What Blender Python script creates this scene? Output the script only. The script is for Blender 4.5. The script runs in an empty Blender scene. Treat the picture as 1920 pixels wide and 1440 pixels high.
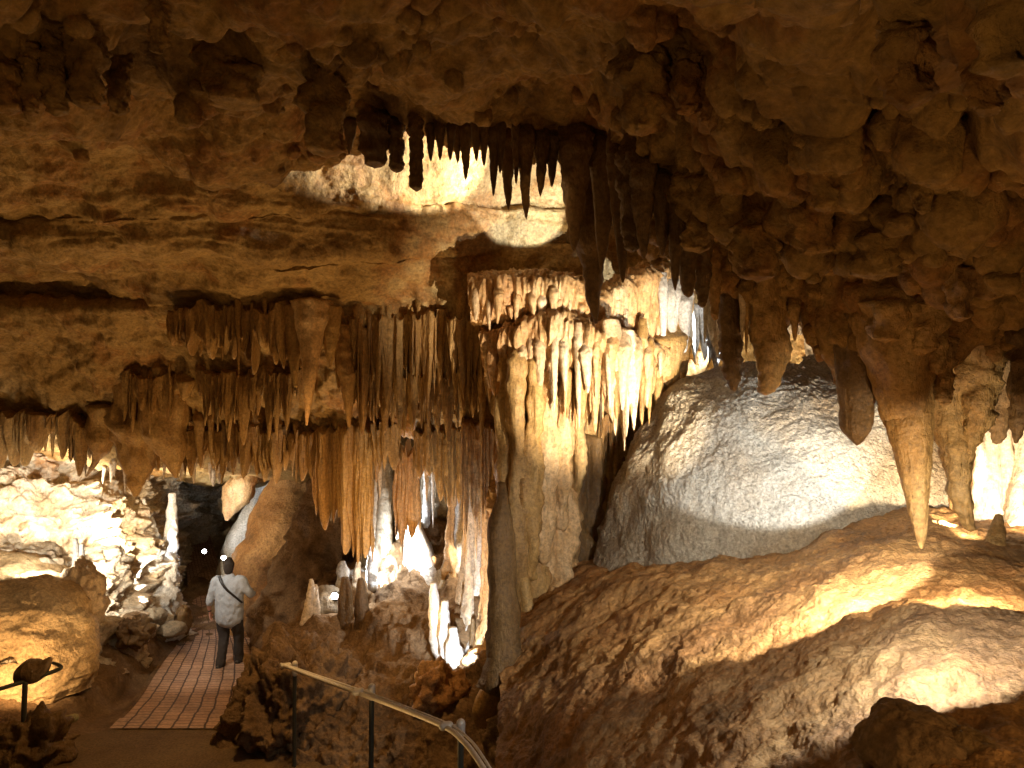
import bpy, math, random
import numpy as np
from mathutils import Vector

C = bpy.context.scene.collection
F = 1371.0; CX = 960.0; CY = 720.0; CZ = 4.64
CAM = np.array([0.0, 0.0, CZ])
rng = np.random.RandomState(7)
random.seed(7)

def at(px, py, d):
    """a point d metres in front of the viewpoint"""
    return np.array([(px-CX)/F*d, d, CZ-(py-CY)/F*d])

# ------------------------------------------------------------------ noise
_perm = np.random.RandomState(3).permutation(256); _perm = np.concatenate([_perm, _perm, _perm])
_grad = np.random.RandomState(5).normal(size=(256, 3)); _grad /= np.linalg.norm(_grad, axis=1)[:, None]
_off = np.random.RandomState(9).rand(256, 3)
def _h(i, j, k): return _perm[_perm[_perm[i & 255] + (j & 255)] + (k & 255)]
def pn(P):
    I = np.floor(P).astype(int); f = P-I; u = f*f*f*(f*(f*6-15)+10)
    r = 0
    for dx in (0, 1):
        wx = u[:, 0] if dx else 1-u[:, 0]
        for dy in (0, 1):
            wy = u[:, 1] if dy else 1-u[:, 1]
            for dz in (0, 1):
                wz = u[:, 2] if dz else 1-u[:, 2]
                g = _grad[_h(I[:, 0]+dx, I[:, 1]+dy, I[:, 2]+dz)]
                r = r + wx*wy*wz*((f-np.array([dx, dy, dz]))*g).sum(1)
    return r*1.5
def fbm(P, o=4, g=.5, l=2.03):
    r = 0; a = 1.0
    for i in range(o):
        r = r + a*pn(P*(l**i)+i*17.3); a *= g
    return r
def ridged(P, o=4, g=.5):
    r = 0; a = 1.0
    for i in range(o):
        r = r + a*(1-2*np.abs(pn(P*(2.1**i)+i*11.7))); a *= g
    return r*.5
def worley(P):
    I = np.floor(P).astype(int); f = P-I; best = np.full(len(P), 9.0)
    for dx in (-1, 0, 1):
        for dy in (-1, 0, 1):
            for dz in (-1, 0, 1):
                o = _off[_h(I[:, 0]+dx, I[:, 1]+dy, I[:, 2]+dz)]
                v = f-np.array([dx, dy, dz])-o
                best = np.minimum(best, (v*v).sum(1))
    return np.sqrt(best)
def bulbs(P):
    w = worley(P); return np.sqrt(np.clip(1-(w*1.15)**2, 0, 1))
from mathutils.bvhtree import BVHTree
SURF = []
def remember(P, Fc):
    SURF.append(BVHTree.FromPolygons([tuple(v) for v in P.tolist()], [tuple(f) for f in Fc.tolist()]))
def hit(px, py, d=99):
    """distance at which the view line through px,py meets the rock built so far"""
    v = Vector((px-CX, F, CY-py)).normalized(); best = d
    for s in SURF:
        h = s.ray_cast(Vector(CAM), v)
        if h[0] is not None: best = min(best, h[0].y)
    return best
S3 = lambda a, b, c: np.array([a, b, c])

# ------------------------------------------------------------------ tagging
def tag(o, label=None, cat=None, group=None, kind=None):
    if label: o['label'] = label
    if cat: o['category'] = cat
    if group: o['group'] = group
    if kind: o['kind'] = kind
    return o
def empty(name, loc, label, cat, group=None):
    o = bpy.data.objects.new(name, None); C.objects.link(o); o.location = Vector(loc); return tag(o, label, cat, group)
def mesh_obj(name, V, Fc, mat, parent=None, smooth=True):
    V = np.asarray(V, float)
    me = bpy.data.meshes.new(name)
    if isinstance(Fc, np.ndarray):
        n, k = Fc.shape
        me.vertices.add(len(V)); me.vertices.foreach_set('co', V.astype(np.float32).ravel())
        me.loops.add(n*k); me.loops.foreach_set('vertex_index', Fc.astype(np.int32).ravel())
        me.polygons.add(n); me.polygons.foreach_set('loop_start', np.arange(0, n*k, k, dtype=np.int32))
        me.update(calc_edges=True)
    else:
        me.from_pydata(V.tolist(), [], [list(map(int, q)) for q in Fc]); me.update()
    if smooth: me.polygons.foreach_set('use_smooth', [True]*len(me.polygons))
    me.materials.append(mat)
    o = bpy.data.objects.new(name, me); C.objects.link(o)
    if parent is not None:
        o.parent = parent; o.matrix_parent_inverse = parent_inv(parent)
    return o
def parent_inv(p):
    from mathutils import Matrix
    return Matrix.Translation(p.location).inverted()
def origin_to(o, p):
    """move a mesh object's origin to point p, geometry stays where it is"""
    p = Vector(p); me = o.data
    n = len(me.vertices); a = np.empty(n*3, np.float32); me.vertices.foreach_get('co', a)
    a = a.reshape(-1, 3)-np.array(p, np.float32); me.vertices.foreach_set('co', a.ravel()); me.update()
    o.location = p
    return o

# ------------------------------------------------------------------ materials
def rock(name, cols, scale=1.6, bump=.5, rough=.6, fine=28, streak=False, spec=.3, bscale=9, bdist=.03, coat=0, dirt=None):
    m = bpy.data.materials.new(name); m.use_nodes = True; nt = m.node_tree; N = nt.nodes; L = nt.links
    b = N['Principled BSDF']; b.inputs['Roughness'].default_value = rough
    b.inputs['Specular IOR Level'].default_value = spec
    b.inputs['Coat Weight'].default_value = coat; b.inputs['Coat Roughness'].default_value = .25
    geo = N.new('ShaderNodeNewGeometry'); mp = N.new('ShaderNodeMapping'); L.new(geo.outputs['Position'], mp.inputs[0])
    if streak: mp.inputs['Scale'].default_value = (1, 1, .16)
    n1 = N.new('ShaderNodeTexNoise'); n1.inputs['Scale'].default_value = scale; n1.inputs['Detail'].default_value = 8
    n1.inputs['Roughness'].default_value = .62; L.new(mp.outputs[0], n1.inputs['Vector'])
    r = N.new('ShaderNodeValToRGB'); L.new(n1.outputs['Fac'], r.inputs[0])
    el = r.color_ramp.elements; ps = np.linspace(.3, .7, len(cols))
    el[0].position = ps[0]; el[1].position = ps[-1]
    el[0].color = (*cols[0], 1); el[1].color = (*cols[-1], 1)
    for p, c in list(zip(ps, cols))[1:-1]:
        e = el.new(p); e.color = (*c, 1)
    n2 = N.new('ShaderNodeTexNoise'); n2.inputs['Scale'].default_value = fine; n2.inputs['Detail'].default_value = 6
    n2.inputs['Roughness'].default_value = .7
    L.new(geo.outputs['Position'], n2.inputs['Vector'])
    mr = N.new('ShaderNodeMapRange'); mr.inputs[1].default_value = .3; mr.inputs[2].default_value = .7
    mr.inputs[3].default_value = .48; mr.inputs[4].default_value = 1.38; L.new(n2.outputs['Fac'], mr.inputs[0])
    mx = N.new('ShaderNodeMix'); mx.data_type = 'RGBA'; mx.blend_type = 'MULTIPLY'; mx.inputs[0].default_value = 1
    L.new(r.outputs[0], mx.inputs[6]); L.new(mr.outputs[0], mx.inputs[7])
    L.new(mx.outputs[2], b.inputs['Base Color'])
    n3 = N.new('ShaderNodeTexNoise'); n3.inputs['Scale'].default_value = bscale; n3.inputs['Detail'].default_value = 10
    n3.inputs['Roughness'].default_value = .65
    L.new(mp.outputs[0] if streak else geo.outputs['Position'], n3.inputs['Vector'])
    bp = N.new('ShaderNodeBump'); bp.inputs['Strength'].default_value = bump; bp.inputs['Distance'].default_value = bdist*2
    L.new(n3.outputs['Fac'], bp.inputs['Height'])
    v = N.new('ShaderNodeTexNoise'); v.inputs['Scale'].default_value = fine*1.5; v.inputs['Detail'].default_value = 5
    L.new(geo.outputs['Position'], v.inputs['Vector'])
    bp2 = N.new('ShaderNodeBump'); bp2.inputs['Strength'].default_value = bump; bp2.inputs['Distance'].default_value = .012
    L.new(v.outputs['Fac'], bp2.inputs['Height']); L.new(bp.outputs[0], bp2.inputs['Normal']); L.new(bp2.outputs[0], b.inputs['Normal'])
    return m
def plain(name, col, rough=.6, metal=0, emit=None, es=0, noise=0):
    m = bpy.data.materials.new(name); m.use_nodes = True; nt = m.node_tree; N = nt.nodes; b = N['Principled BSDF']
    b.inputs['Base Color'].default_value = (*col, 1); b.inputs['Roughness'].default_value = rough; b.inputs['Metallic'].default_value = metal
    if emit: b.inputs['Emission Color'].default_value = (*emit, 1); b.inputs['Emission Strength'].default_value = es
    n = N.new('ShaderNodeTexNoise'); n.inputs['Scale'].default_value = 45; n.inputs['Detail'].default_value = 6
    g = N.new('ShaderNodeNewGeometry'); nt.links.new(g.outputs['Position'], n.inputs['Vector'])
    mr = N.new('ShaderNodeMapRange'); mr.inputs[3].default_value = .75; mr.inputs[4].default_value = 1.25
    nt.links.new(n.outputs['Fac'], mr.inputs[0])
    mx = N.new('ShaderNodeMix'); mx.data_type = 'RGBA'; mx.blend_type = 'MULTIPLY'; mx.inputs[0].default_value = 1
    mx.inputs[6].default_value = (*col, 1); nt.links.new(mr.outputs[0], mx.inputs[7]); nt.links.new(mx.outputs[2], b.inputs['Base Color'])
    bp = N.new('ShaderNodeBump'); bp.inputs['Strength'].default_value = .3; bp.inputs['Distance'].default_value = .01
    nt.links.new(n.outputs['Fac'], bp.inputs['Height']); nt.links.new(bp.outputs[0], b.inputs['Normal'])
    return m
M = {}
M['ceil'] = rock('ceiling_rock', [(.10, .052, .015), (.21, .118, .034), (.30, .18, .055), (.25, .115, .03), (.34, .235, .085)], 1.3, .8, .65, 22)
M['wall'] = rock('wall_rock', [(.16, .09, .03), (.32, .20, .07), (.40, .27, .11), (.30, .15, .045), (.44, .32, .15)], 1.1, .7, .6, 25)
M['stal'] = rock('stalactite_calcite', [(.19, .095, .026), (.36, .205, .068), (.45, .285, .105), (.50, .34, .15)], 3.2, .8, .45, 30, True, .45)
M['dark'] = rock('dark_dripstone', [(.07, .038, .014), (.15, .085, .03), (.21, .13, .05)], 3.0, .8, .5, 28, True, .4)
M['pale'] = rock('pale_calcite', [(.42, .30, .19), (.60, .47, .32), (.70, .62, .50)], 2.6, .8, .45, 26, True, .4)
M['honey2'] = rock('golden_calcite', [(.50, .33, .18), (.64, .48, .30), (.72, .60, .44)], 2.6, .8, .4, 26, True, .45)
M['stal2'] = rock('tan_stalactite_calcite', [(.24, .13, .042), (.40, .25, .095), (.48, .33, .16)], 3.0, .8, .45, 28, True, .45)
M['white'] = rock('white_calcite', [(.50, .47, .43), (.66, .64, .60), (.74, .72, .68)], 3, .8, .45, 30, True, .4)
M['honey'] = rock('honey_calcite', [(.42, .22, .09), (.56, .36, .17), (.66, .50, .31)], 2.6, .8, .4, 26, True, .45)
M['dome'] = rock('dome_flowstone', [(.36, .25, .14), (.43, .34, .23), (.52, .46, .36), (.46, .37, .26)], 1.1, 1.0, .40, 34, False, .6, 20, .05)
M['gold'] = rock('golden_boulder_rock', [(.40, .27, .13), (.54, .38, .20), (.60, .46, .28)], 1.2, .8, .6, 24)
M['orange'] = rock('orange_clay_rock', [(.16, .085, .032), (.34, .17, .058), (.44, .25, .095), (.25, .13, .05), (.40, .20, .07)], .9, 1.0, .55, 26, False, .35)
M['ground'] = rock('cave_earth', [(.09, .052, .024), (.19, .115, .055), (.28, .185, .10)], 1.6, .9, .8, 30)
M['lime'] = rock('lumpy_limestone', [(.30, .20, .11), (.55, .42, .27), (.62, .54, .42), (.40, .22, .10)], 1.7, 1.0, .55, 18, False, .3, 8, .05)
M['grey'] = rock('grey_flowstone', [(.16, .12, .08), (.27, .22, .15), (.36, .31, .23)], 2.2, .9, .5, 22, True, .4)
M['concrete'] = rock('brown_concrete', [(.10, .062, .03), (.14, .09, .045), (.17, .115, .06)], 1.4, .4, .8, 40)
M['kerb'] = rock('kerb_paint', [(.22, .18, .07), (.32, .27, .12), (.36, .32, .17)], 3, .4, .7, 40)
M['steel'] = plain('rail_steel', (.62, .58, .50), .4, .15)
M['post'] = plain('post_paint', (.05, .05, .035), .5)
M['shirt'] = plain('grey_blue_shirt', (.42, .45, .48), .9)
M['trouser'] = plain('charcoal_trousers', (.045, .038, .035), .9)
M['skin'] = plain('skin', (.60, .33, .25), .5)
M['hair'] = plain('dark_hair', (.03, .022, .018), .7)
M['leather'] = plain('black_leather', (.02, .016, .013), .45)
M['housing'] = plain('lamp_housing', (.04, .04, .04), .4, .6)
M['lens'] = plain('lamp_lens_lit', (.9, .9, .9), .3, 0, (1, .95, .9), 60)
M['lensw'] = plain('lamp_lens_lit_warm', (.9, .8, .6), .3, 0, (1, .8, .5), 30)

# brick paving in path coordinates (UV in metres)
def brick_mat():
    m = bpy.data.materials.new('brick_paving'); m.use_nodes = True; nt = m.node_tree; N = nt.nodes; L = nt.links; b = N['Principled BSDF']
    uv = N.new('ShaderNodeUVMap'); uv.uv_map = 'UVMap'
    w = N.new('ShaderNodeTexNoise'); w.inputs['Scale'].default_value = 3; L.new(uv.outputs[0], w.inputs['Vector'])
    va = N.new('ShaderNodeVectorMath'); va.operation = 'MULTIPLY_ADD'; va.inputs[1].default_value = (.04, .04, 0)
    L.new(w.outputs['Color'], va.inputs[0]); L.new(uv.outputs[0], va.inputs[2])
    br = N.new('ShaderNodeTexBrick'); L.new(va.outputs[0], br.inputs['Vector'])
    br.offset = .37; br.offset_frequency = 2; br.squash = 1.5; br.squash_frequency = 3
    br.inputs['Scale'].default_value = 1; br.inputs['Brick Width'].default_value = .13; br.inputs['Row Height'].default_value = .13
    br.inputs['Mortar Size'].default_value = .010; br.inputs['Mortar Smooth'].default_value = .2
    br.inputs['Color1'].default_value = (.54, .35, .235, 1); br.inputs['Color2'].default_value = (.44, .265, .17, 1)
    br.inputs['Mortar'].default_value = (.085, .045, .03, 1)
    n = N.new('ShaderNodeTexNoise'); n.inputs['Scale'].default_value = 30; n.inputs['Detail'].default_value = 6; L.new(uv.outputs[0], n.inputs['Vector'])
    n4 = N.new('ShaderNodeTexNoise'); n4.inputs['Scale'].default_value = 1.6; n4.inputs['Detail'].default_value = 5; L.new(uv.outputs[0], n4.inputs['Vector'])
    ad = N.new('ShaderNodeMath'); ad.operation = 'ADD'; L.new(n.outputs['Fac'], ad.inputs[0]); L.new(n4.outputs['Fac'], ad.inputs[1])
    mr = N.new('ShaderNodeMapRange'); mr.inputs[1].default_value = .6; mr.inputs[2].default_value = 1.4; mr.inputs[3].default_value = .32; mr.inputs[4].default_value = 1.45; L.new(ad.outputs[0], mr.inputs[0])
    mx = N.new('ShaderNodeMix'); mx.data_type = 'RGBA'; mx.blend_type = 'MULTIPLY'; mx.inputs[0].default_value = 1
    L.new(br.outputs['Color'], mx.inputs[6]); L.new(mr.outputs[0], mx.inputs[7]); L.new(mx.outputs[2], b.inputs['Base Color'])
    b.inputs['Roughness'].default_value = .7
    bp = N.new('ShaderNodeBump'); bp.invert = True; bp.inputs['Strength'].default_value = .8; bp.inputs['Distance'].default_value = .01
    L.new(br.outputs['Fac'], bp.inputs['Height']); L.new(bp.outputs[0], b.inputs['Normal'])
    return m
M['brick'] = brick_mat()

# ------------------------------------------------------------------ surfaces
def cr(P, n):
    """Catmull-Rom resample along axis 0"""
    P = np.asarray(P, float); k = len(P); t = np.linspace(0, k-1, n); i = np.clip(t.astype(int), 0, k-2); u = (t-i)
    u = u.reshape(-1, *([1]*(P.ndim-1)))
    a = P[np.clip(i-1, 0, k-1)]; b = P[i]; c = P[i+1]; d = P[np.clip(i+2, 0, k-1)]
    return .5*((2*b)+(-a+c)*u+(2*a-5*b+4*c-d)*u*u+(-a+3*b-3*c+d)*u**3)
def gridfaces(nr, nc, wrap=False):
    r = np.arange(nr-1)[:, None]; c = np.arange(nc if wrap else nc-1)[None, :]
    a = r*nc+c; b = r*nc+(c+1) % nc; return np.stack([a, b, b+nc, a+nc], -1).reshape(-1, 4)
def normals(G):
    du = np.gradient(G, axis=1); dv = np.gradient(G, axis=0); n = np.cross(du, dv)
    return n/(np.linalg.norm(n, axis=2, keepdims=True)+1e-9)
def sheet(name, grid, nr, nc, mat, disp, label=None, cat=None, kind='structure', flip=False, group=None, mem=True, knobs=None):
    W = np.array([[at(*p) for p in row] for row in grid])
    G = cr(W, nr); G = cr(G.transpose(1, 0, 2), nc).transpose(1, 0, 2)
    N = normals(G)
    v = CAM-G; s = np.sign(np.median((v*N).sum(2)))
    N = N*(s if not flip else -s)
    # smooth the normals a little so displacement does not fold
    P = G.reshape(-1, 3)
    D = disp(P, N.reshape(-1, 3))
    P = P+(D if D.ndim == 2 else N.reshape(-1, 3)*D[:, None])
    Fc = gridfaces(nr, nc)
    if mem: remember(P, Fc)
    if knobs: P, Fc = knobs(P, Fc)
    o = mesh_obj(name, P, Fc, mat)
    return tag(o, label, cat, group, kind)

def knob_fn(n, keep, rlo, rhi, seed, drop_=.35):
    def f(P, Fc):
        rs = np.random.RandomState(seed); idx = np.where(keep(P))[0]; c = P[rs.choice(idx, n)]
        a, b = 20, 13; th = np.linspace(0, 2*math.pi, a, endpoint=False); ph = np.linspace(.02, math.pi-.02, b)
        T_, Ph = np.meshgrid(th, ph); U = np.stack([np.sin(Ph)*np.cos(T_), np.sin(Ph)*np.sin(T_), np.cos(Ph)], -1).reshape(-1, 3)
        g = gridfaces(b, a, True); Vs = [P]; Fs = [Fc]; o = len(P)
        for q in c:
            r = rlo*(rhi/rlo)**rs.rand(); s = np.array([1, 1, rs.uniform(.8, 1.5)])*r
            V = q+np.array([0, 0, -r*drop_*rs.rand()])+U*s; V = V+U*(fbm((V)*2.2/r*.5, 3, .55)*r*.28)[:, None]
            Vs.append(V); Fs.append(g+o); o += len(V)
        return np.vstack(Vs), np.vstack(Fs)
    return f
def tube(name, pts, mat, label, cat, group=None, flute=.12, lump=.12, seg=14, rings=None, seed=None, flat=1.0, fs=None, closed_bottom=True, parent=None, twist=0, kind=None):
    """pts: (px, py, d, width_px) down the axis; horizontal rings, vertical flutes and lumps"""
    seed = rng.randint(0, 9999) if seed is None else seed
    A = np.array([[*at(p[0], p[1], p[2]), p[3]/2/F*p[2]] for p in pts])
    L = np.linalg.norm(A[-1, :3]-A[0, :3]); rm = max(A[:, 3].max(), 1e-3)
    rings = rings or int(np.clip(L/rm*7, 12, 60))
    Q = cr(A, rings); Q[:, 3] = np.clip(Q[:, 3], .0015, None)
    th = np.linspace(0, 2*math.pi, seg, endpoint=False)
    X = Q[:, None, 0]+np.cos(th)*Q[:, None, 3]
    Y = Q[:, None, 1]+np.sin(th)*Q[:, None, 3]*flat
    Z = Q[:, None, 2]+0*th
    P = np.stack([X, Y, Z], -1).reshape(-1, 3); R = np.repeat(Q[:, 3], seg)
    rad = np.stack([np.tile(np.cos(th), rings), np.tile(np.sin(th)*flat, rings), np.zeros(rings*seg)], 1)
    o_ = np.array([seed*1.37 % 91, seed*.73 % 57, seed*.31 % 33])
    s = fs or 1/(rm*.8)
    fl = pn(P*S3(s, s, s*.10)+o_)+.5*pn(P*S3(2*s, 2*s, s*.22)+o_+9)
    lu = pn(P*s*.8+o_+3)+.6*pn(P*s*2.2+o_+5)+.3*pn(P*s*5+o_)
    env = np.minimum(1, R/rm*1.5)
    P = P+rad*(R*(flute*fl*1.6+lump*lu*1.4)*1.0)[:, None]
    # small wander of the axis
    wn = pn(np.stack([Q[:, 2]*1.2/max(rm*8, .12)*.12/.12, np.full(rings, seed*.1), np.zeros(rings)], 1))*rm*.18
    P[:, 0] += np.repeat(wn, seg)
    Fc = gridfaces(rings, seg, True)
    V = np.vstack([P, P[-seg:].mean(0)[None]-np.array([[0, 0, Q[-1, 3]*.5]]), P[:seg].mean(0)[None]+np.array([[0, 0, Q[0, 3]*.3]])])
    n = rings*seg; faces = [list(f) for f in Fc]
    for j in range(seg):
        faces.append([n-seg+j, n-seg+(j+1) % seg, n]); faces.append([(j+1) % seg, j, n+1])
    o = mesh_obj(name, V, faces, mat, parent)
    if parent is None: origin_to(o, A[0, :3])
    return tag(o, label, cat, group, kind) if parent is None else o

def blob(name, px, py, d, w, h, dep, mat, label, cat, group=None, rough=.18, freq=2.5, seed=0, res=40, cells=0, parent=None, facet=0, kind=None, top=None):
    """a boulder: w,h in px at depth d, dep in metres"""
    c = at(px, py, d); rx = w/2/F*d; rz = h/2/F*d; ry = dep/2
    th = np.linspace(0, 2*math.pi, res*2, endpoint=False); ph = np.linspace(0.02, math.pi-.02, res)
    T, Ph = np.meshgrid(th, ph)
    U = np.stack([np.sin(Ph)*np.cos(T), np.sin(Ph)*np.sin(T), np.cos(Ph)], -1).reshape(-1, 3)
    if facet:
        rs = np.random.RandomState(seed+1); K = rs.normal(size=(26, 3)); K /= np.linalg.norm(K, axis=1)[:, None]
        h_ = .74+.2*rs.rand(26); q = (U@K.T); q = np.where(q > .05, h_/np.maximum(q, .05), 9).min(1); q = np.minimum(q, 1.15)
        U = U*((1-facet)+facet*q)[:, None]
    o_ = seed*7.77+1.3
    P = U*S3(rx, ry, rz)
    r = (rx*ry*rz)**(1/3)
    k = 1+rough*(fbm(P/r*freq*.4+o_, 5, .5))
    if cells: k = k+cells*(bulbs(P/r*freq+o_)-.6)
    P = P*k[:, None]+c
    o = mesh_obj(name, P, gridfaces(res, res*2, True), mat, parent)
    if parent is None:
        origin_to(o, c); tag(o, label, cat, group, kind)
    return o
# ------------------------------------------------------------------ near ceiling
cols = [(-900, 235, 4.6, 2.2), (-400, 232, 5.0, 2.6), (-100, 232, 5.3, 2.9), (120, 238, 5.6, 3.0), (300, 250, 5.9, 3.0), (440, 285, 6.0, 3.0), (560, 292, 6.1, 3.0),
        (640, 280, 6.2, 3.0), (700, 228, 6.2, 3.0), (800, 240, 6.2, 3.0), (930, 252, 6.2, 3.0), (1060, 268, 6.1, 3.0), (1180, 300, 6.0, 2.9), (1250, 400, 5.9, 2.8),
        (1320, 500, 5.6, 2.7), (1400, 545, 5.2, 2.6), (1480, 560, 4.9, 2.5), (1560, 570, 4.7, 2.4), (1660, 590, 4.6, 2.4), (1780, 610, 4.6, 2.3), (1900, 590, 4.6, 2.2), (2050, 580, 4.4, 2.1), (2400, 580, 4.0, 1.9)]
def colgrid(cols, fn):
    G = [fn(*c) for c in cols]; n = len(G[0]); return [[g[i] for g in G] for i in range(n)]
def ceilcol(x, ly, ld, d0):
    z0 = (720-0)/F*d0; out = []
    for yy, dd in ((-1500, .75), (-700, 1.45), (-250, d0*.76)): out.append((x, yy, min(dd*d0/3.0*1.0, dd)))
    for t in (0, .2, .4, .6, .8, .93):
        s = t*.9
        out.append((x, ly*t, d0+(ld-d0)*(t**1.35)))
    out += [(x, ly, ld+.05), (x, ly-22, ld+.35), (x, ly-110, ld+1.0), (x, ly-230, ld+2.2), (x, ly-330, ld+4.0)]
    return out
def d_ceil(P, N):
    right = 1/(1+np.exp(-(P[:, 0]-.9)*2.2))          # knobbly masses towards the right
    Q = P+np.stack([fbm(P*1.7, 3), fbm(P*1.7+9, 3), fbm(P*1.7+21, 3)], 1)*.16
    a = bulbs(Q*S3(1.9, 1.9, 1.7)+3)*.20*(.45+.9*right)+bulbs(Q*S3(4.2, 4.2, 3.6)+11)*.10*(.4+right)+bulbs(Q*9+5)*.045*(.7+right)
    b = fbm(P*.9+5, 5, .52)*.34+fbm(P*7, 3)*.018
    return a+b-.14
sheet('cave_ceiling', colgrid(cols, ceilcol), 420, 620, M['ceil'], d_ceil,
      'dark brown knobbly rock ceiling over the near walkway', 'cave ceiling',
      knobs=lambda P, Fc: knob_fn(420, lambda P: (P[:, 1] > 2.3) & (P[:, 1] < 6.3) & (P[:, 2]-CZ < .56*P[:, 1]) & (fbm(P*1.3+70, 2) > 0), .03, .085, 9, .2)(*knob_fn(430, lambda P: (P[:, 0] > .7+.3*fbm(P*1.5, 2)) & (P[:, 2]-CZ < .46*P[:, 1]) & (P[:, 1] > 2.4) & (P[:, 1] < 6.0) & (fbm(P*.8+40, 2) > -.12), .035, .125, 4)(P, Fc)))

# ------------------------------------------------------------------ main wall behind the lip, with its layered underside
xs = [-700, -350, -100, 100, 250, 400, 560, 680, 800, 920, 1010, 1090, 1170, 1260, 1380, 1520, 1700, 1900]
rows = [
 (60,  [5.6, 5.8, 6.0, 6.2, 6.4, 6.6, 7.2, 7.6, 8.0, 8.3, 8.6, 8.9, 9.2, 9.5, 9.8, 10, 10, 10]),
 (200, [5.9, 6.0, 6.2, 6.4, 6.6, 6.9, 7.4, 7.8, 8.2, 8.5, 8.8, 9.1, 9.4, 9.6, 9.8, 10, 10, 10]),
 (290, [6.3, 6.5, 6.7, 6.9, 7.0, 7.1, 7.5, 7.9, 8.4, 8.8, 9.1, 9.3, 9.5, 9.7, 9.9, 10, 10, 10]),
 (380, [7.2, 7.3, 7.4, 7.4, 7.4, 7.4, 7.7, 8.0, 8.5, 9.0, 9.2, 9.4, 9.6, 9.7, 9.9, 10, 10, 10]),
 (400, [7.5, 7.6, 7.7, 7.6, 7.5, 7.6, 7.8, 8.1, 8.5, 8.9, 9.1, 9.3, 9.5, 9.7, 9.9, 10, 10, 10]),
 (465, [7.7, 7.8, 7.9, 7.8, 7.8, 7.8, 8.0, 8.2, 8.6, 9.0, 9.2, 9.4, 9.5, 9.6, 9.9, 10, 10, 10]),
 (480, [8.7, 8.8, 8.8, 8.7, 8.5, 8.15, 8.2, 8.4, 8.7, 9.0, 9.1, 9.2, 9.5, 9.6, 9.9, 10, 10, 10]),
 (555, [9.9, 9.9, 9.9, 9.7, 9.4, 8.9, 8.8, 8.9, 8.9, 8.8, 8.8, 9.0, 9.3, 9.5, 9.9, 10, 10, 10]),
 (580, [9.6, 9.6, 9.6, 9.5, 9.3, 9.1, 9.1, 9.1, 9.0, 8.7, 8.7, 8.9, 9.2, 9.5, 9.9, 10, 10, 10]),
 (650, [10.0, 10, 10, 10, 9.8, 9.6, 9.4, 9.3, 9.1, 8.8, 8.7, 8.9, 9.2, 9.5, 9.8, 10, 10, 10]),
 (730, [10.6, 10.6, 10.6, 10.6, 10.4, 10.1, 9.8, 9.5, 9.3, 8.9, 8.8, 9.0, 9.2, 9.4, 9.7, 10, 10, 10]),
 (800, [11.2, 11.2, 11.2, 11.2, 11.2, 10.9, 10.2, 9.8, 9.5, 9.1, 8.9, 9.0, 9.2, 9.4, 9.7, 9.9, 10, 10])]
ends = [800, 815, 828, 845, 868, 860, 850, 810, 815, 835, 1000, 1090, 1100, 1100, 1100, 1100, 1100, 1100]
grid = []
for y, dd in rows: grid.append([(x, y, d) for x, d in zip(xs, dd)])
grid.append([(x, 800+(e-800)*.8 if e != 800 else 801, d+.15+(.25 if e < 900 else 0)) for x, d, e in zip(xs, rows[-1][1], ends)])
grid.append([(x, e, d+.3+(.35 if e < 900 else 0)) for x, d, e in zip(xs, rows[-1][1], ends)])
grid.append([(x, e-18 if e < 900 else e+120, d+(1.4 if e < 900 else .4)) for x, d, e in zip(xs, rows[-1][1], ends)])
grid.append([(x, e-40 if e < 900 else e+260, d+(4.0 if e < 900 else .4)) for x, d, e in zip(xs, rows[-1][1], ends)])
grid.append([(x, e-55 if e < 900 else e+400, d+(11.0 if e < 900 else .4)) for x, d, e in zip(xs, rows[-1][1], ends)])
def d_wall(P, N):
    zr = P[:, 2]-CZ
    low = 1/(1+np.exp((zr-1.0)*5)); mid = 1-low
    st = fbm(P*S3(.5, .5, 5)+2, 4, .6)*.07+ridged(P*S3(.35, .35, 2.1)+7, 3)*.085+bulbs(P*S3(2.5, 2.5, 4)+3)*.07
    fl = ridged(P*S3(3.2, 3.2, .35)+4, 3, .6)*.10+fbm(P*S3(8, 8, .9), 2)*.03
    right = 1/(1+np.exp(-(P[:, 0]+2.0)*1.5))
    hol = right*mid
    ledge = right/(1+np.exp((zr-2.04-.05*fbm(P*S3(1.2, .1, .1), 2))*45))*mid
    return mid*(1-.8*right)*st+low*fl+fbm(P*1.1+8, 5, .52)*(.17-.08*hol)+fbm(P*9, 3)*.012+.06*ledge
sheet('cave_wall', grid, 440, 640, M['wall'], d_wall, 'banded orange brown rock wall sloping down behind the near ceiling', 'cave wall')

# ------------------------------------------------------------------ alcove behind the columns
g = [[(x, y, d) for x in (600, 700, 800, 900, 1000, 1200, 1450)] for y, d in ((600, 13.2), (740, 13.4), (860, 13.6), (960, 13.7), (1060, 13.8), (1200, 14))]
sheet('alcove_wall', g, 160, 280, M['grey'], lambda P, N: ridged(P*S3(2.2, 2.2, .3)+1, 4, .6)*.22+fbm(P*3, 4)*.08,
      'grey brown fluted rock wall at the back of the middle alcove', 'cave wall')

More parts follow.
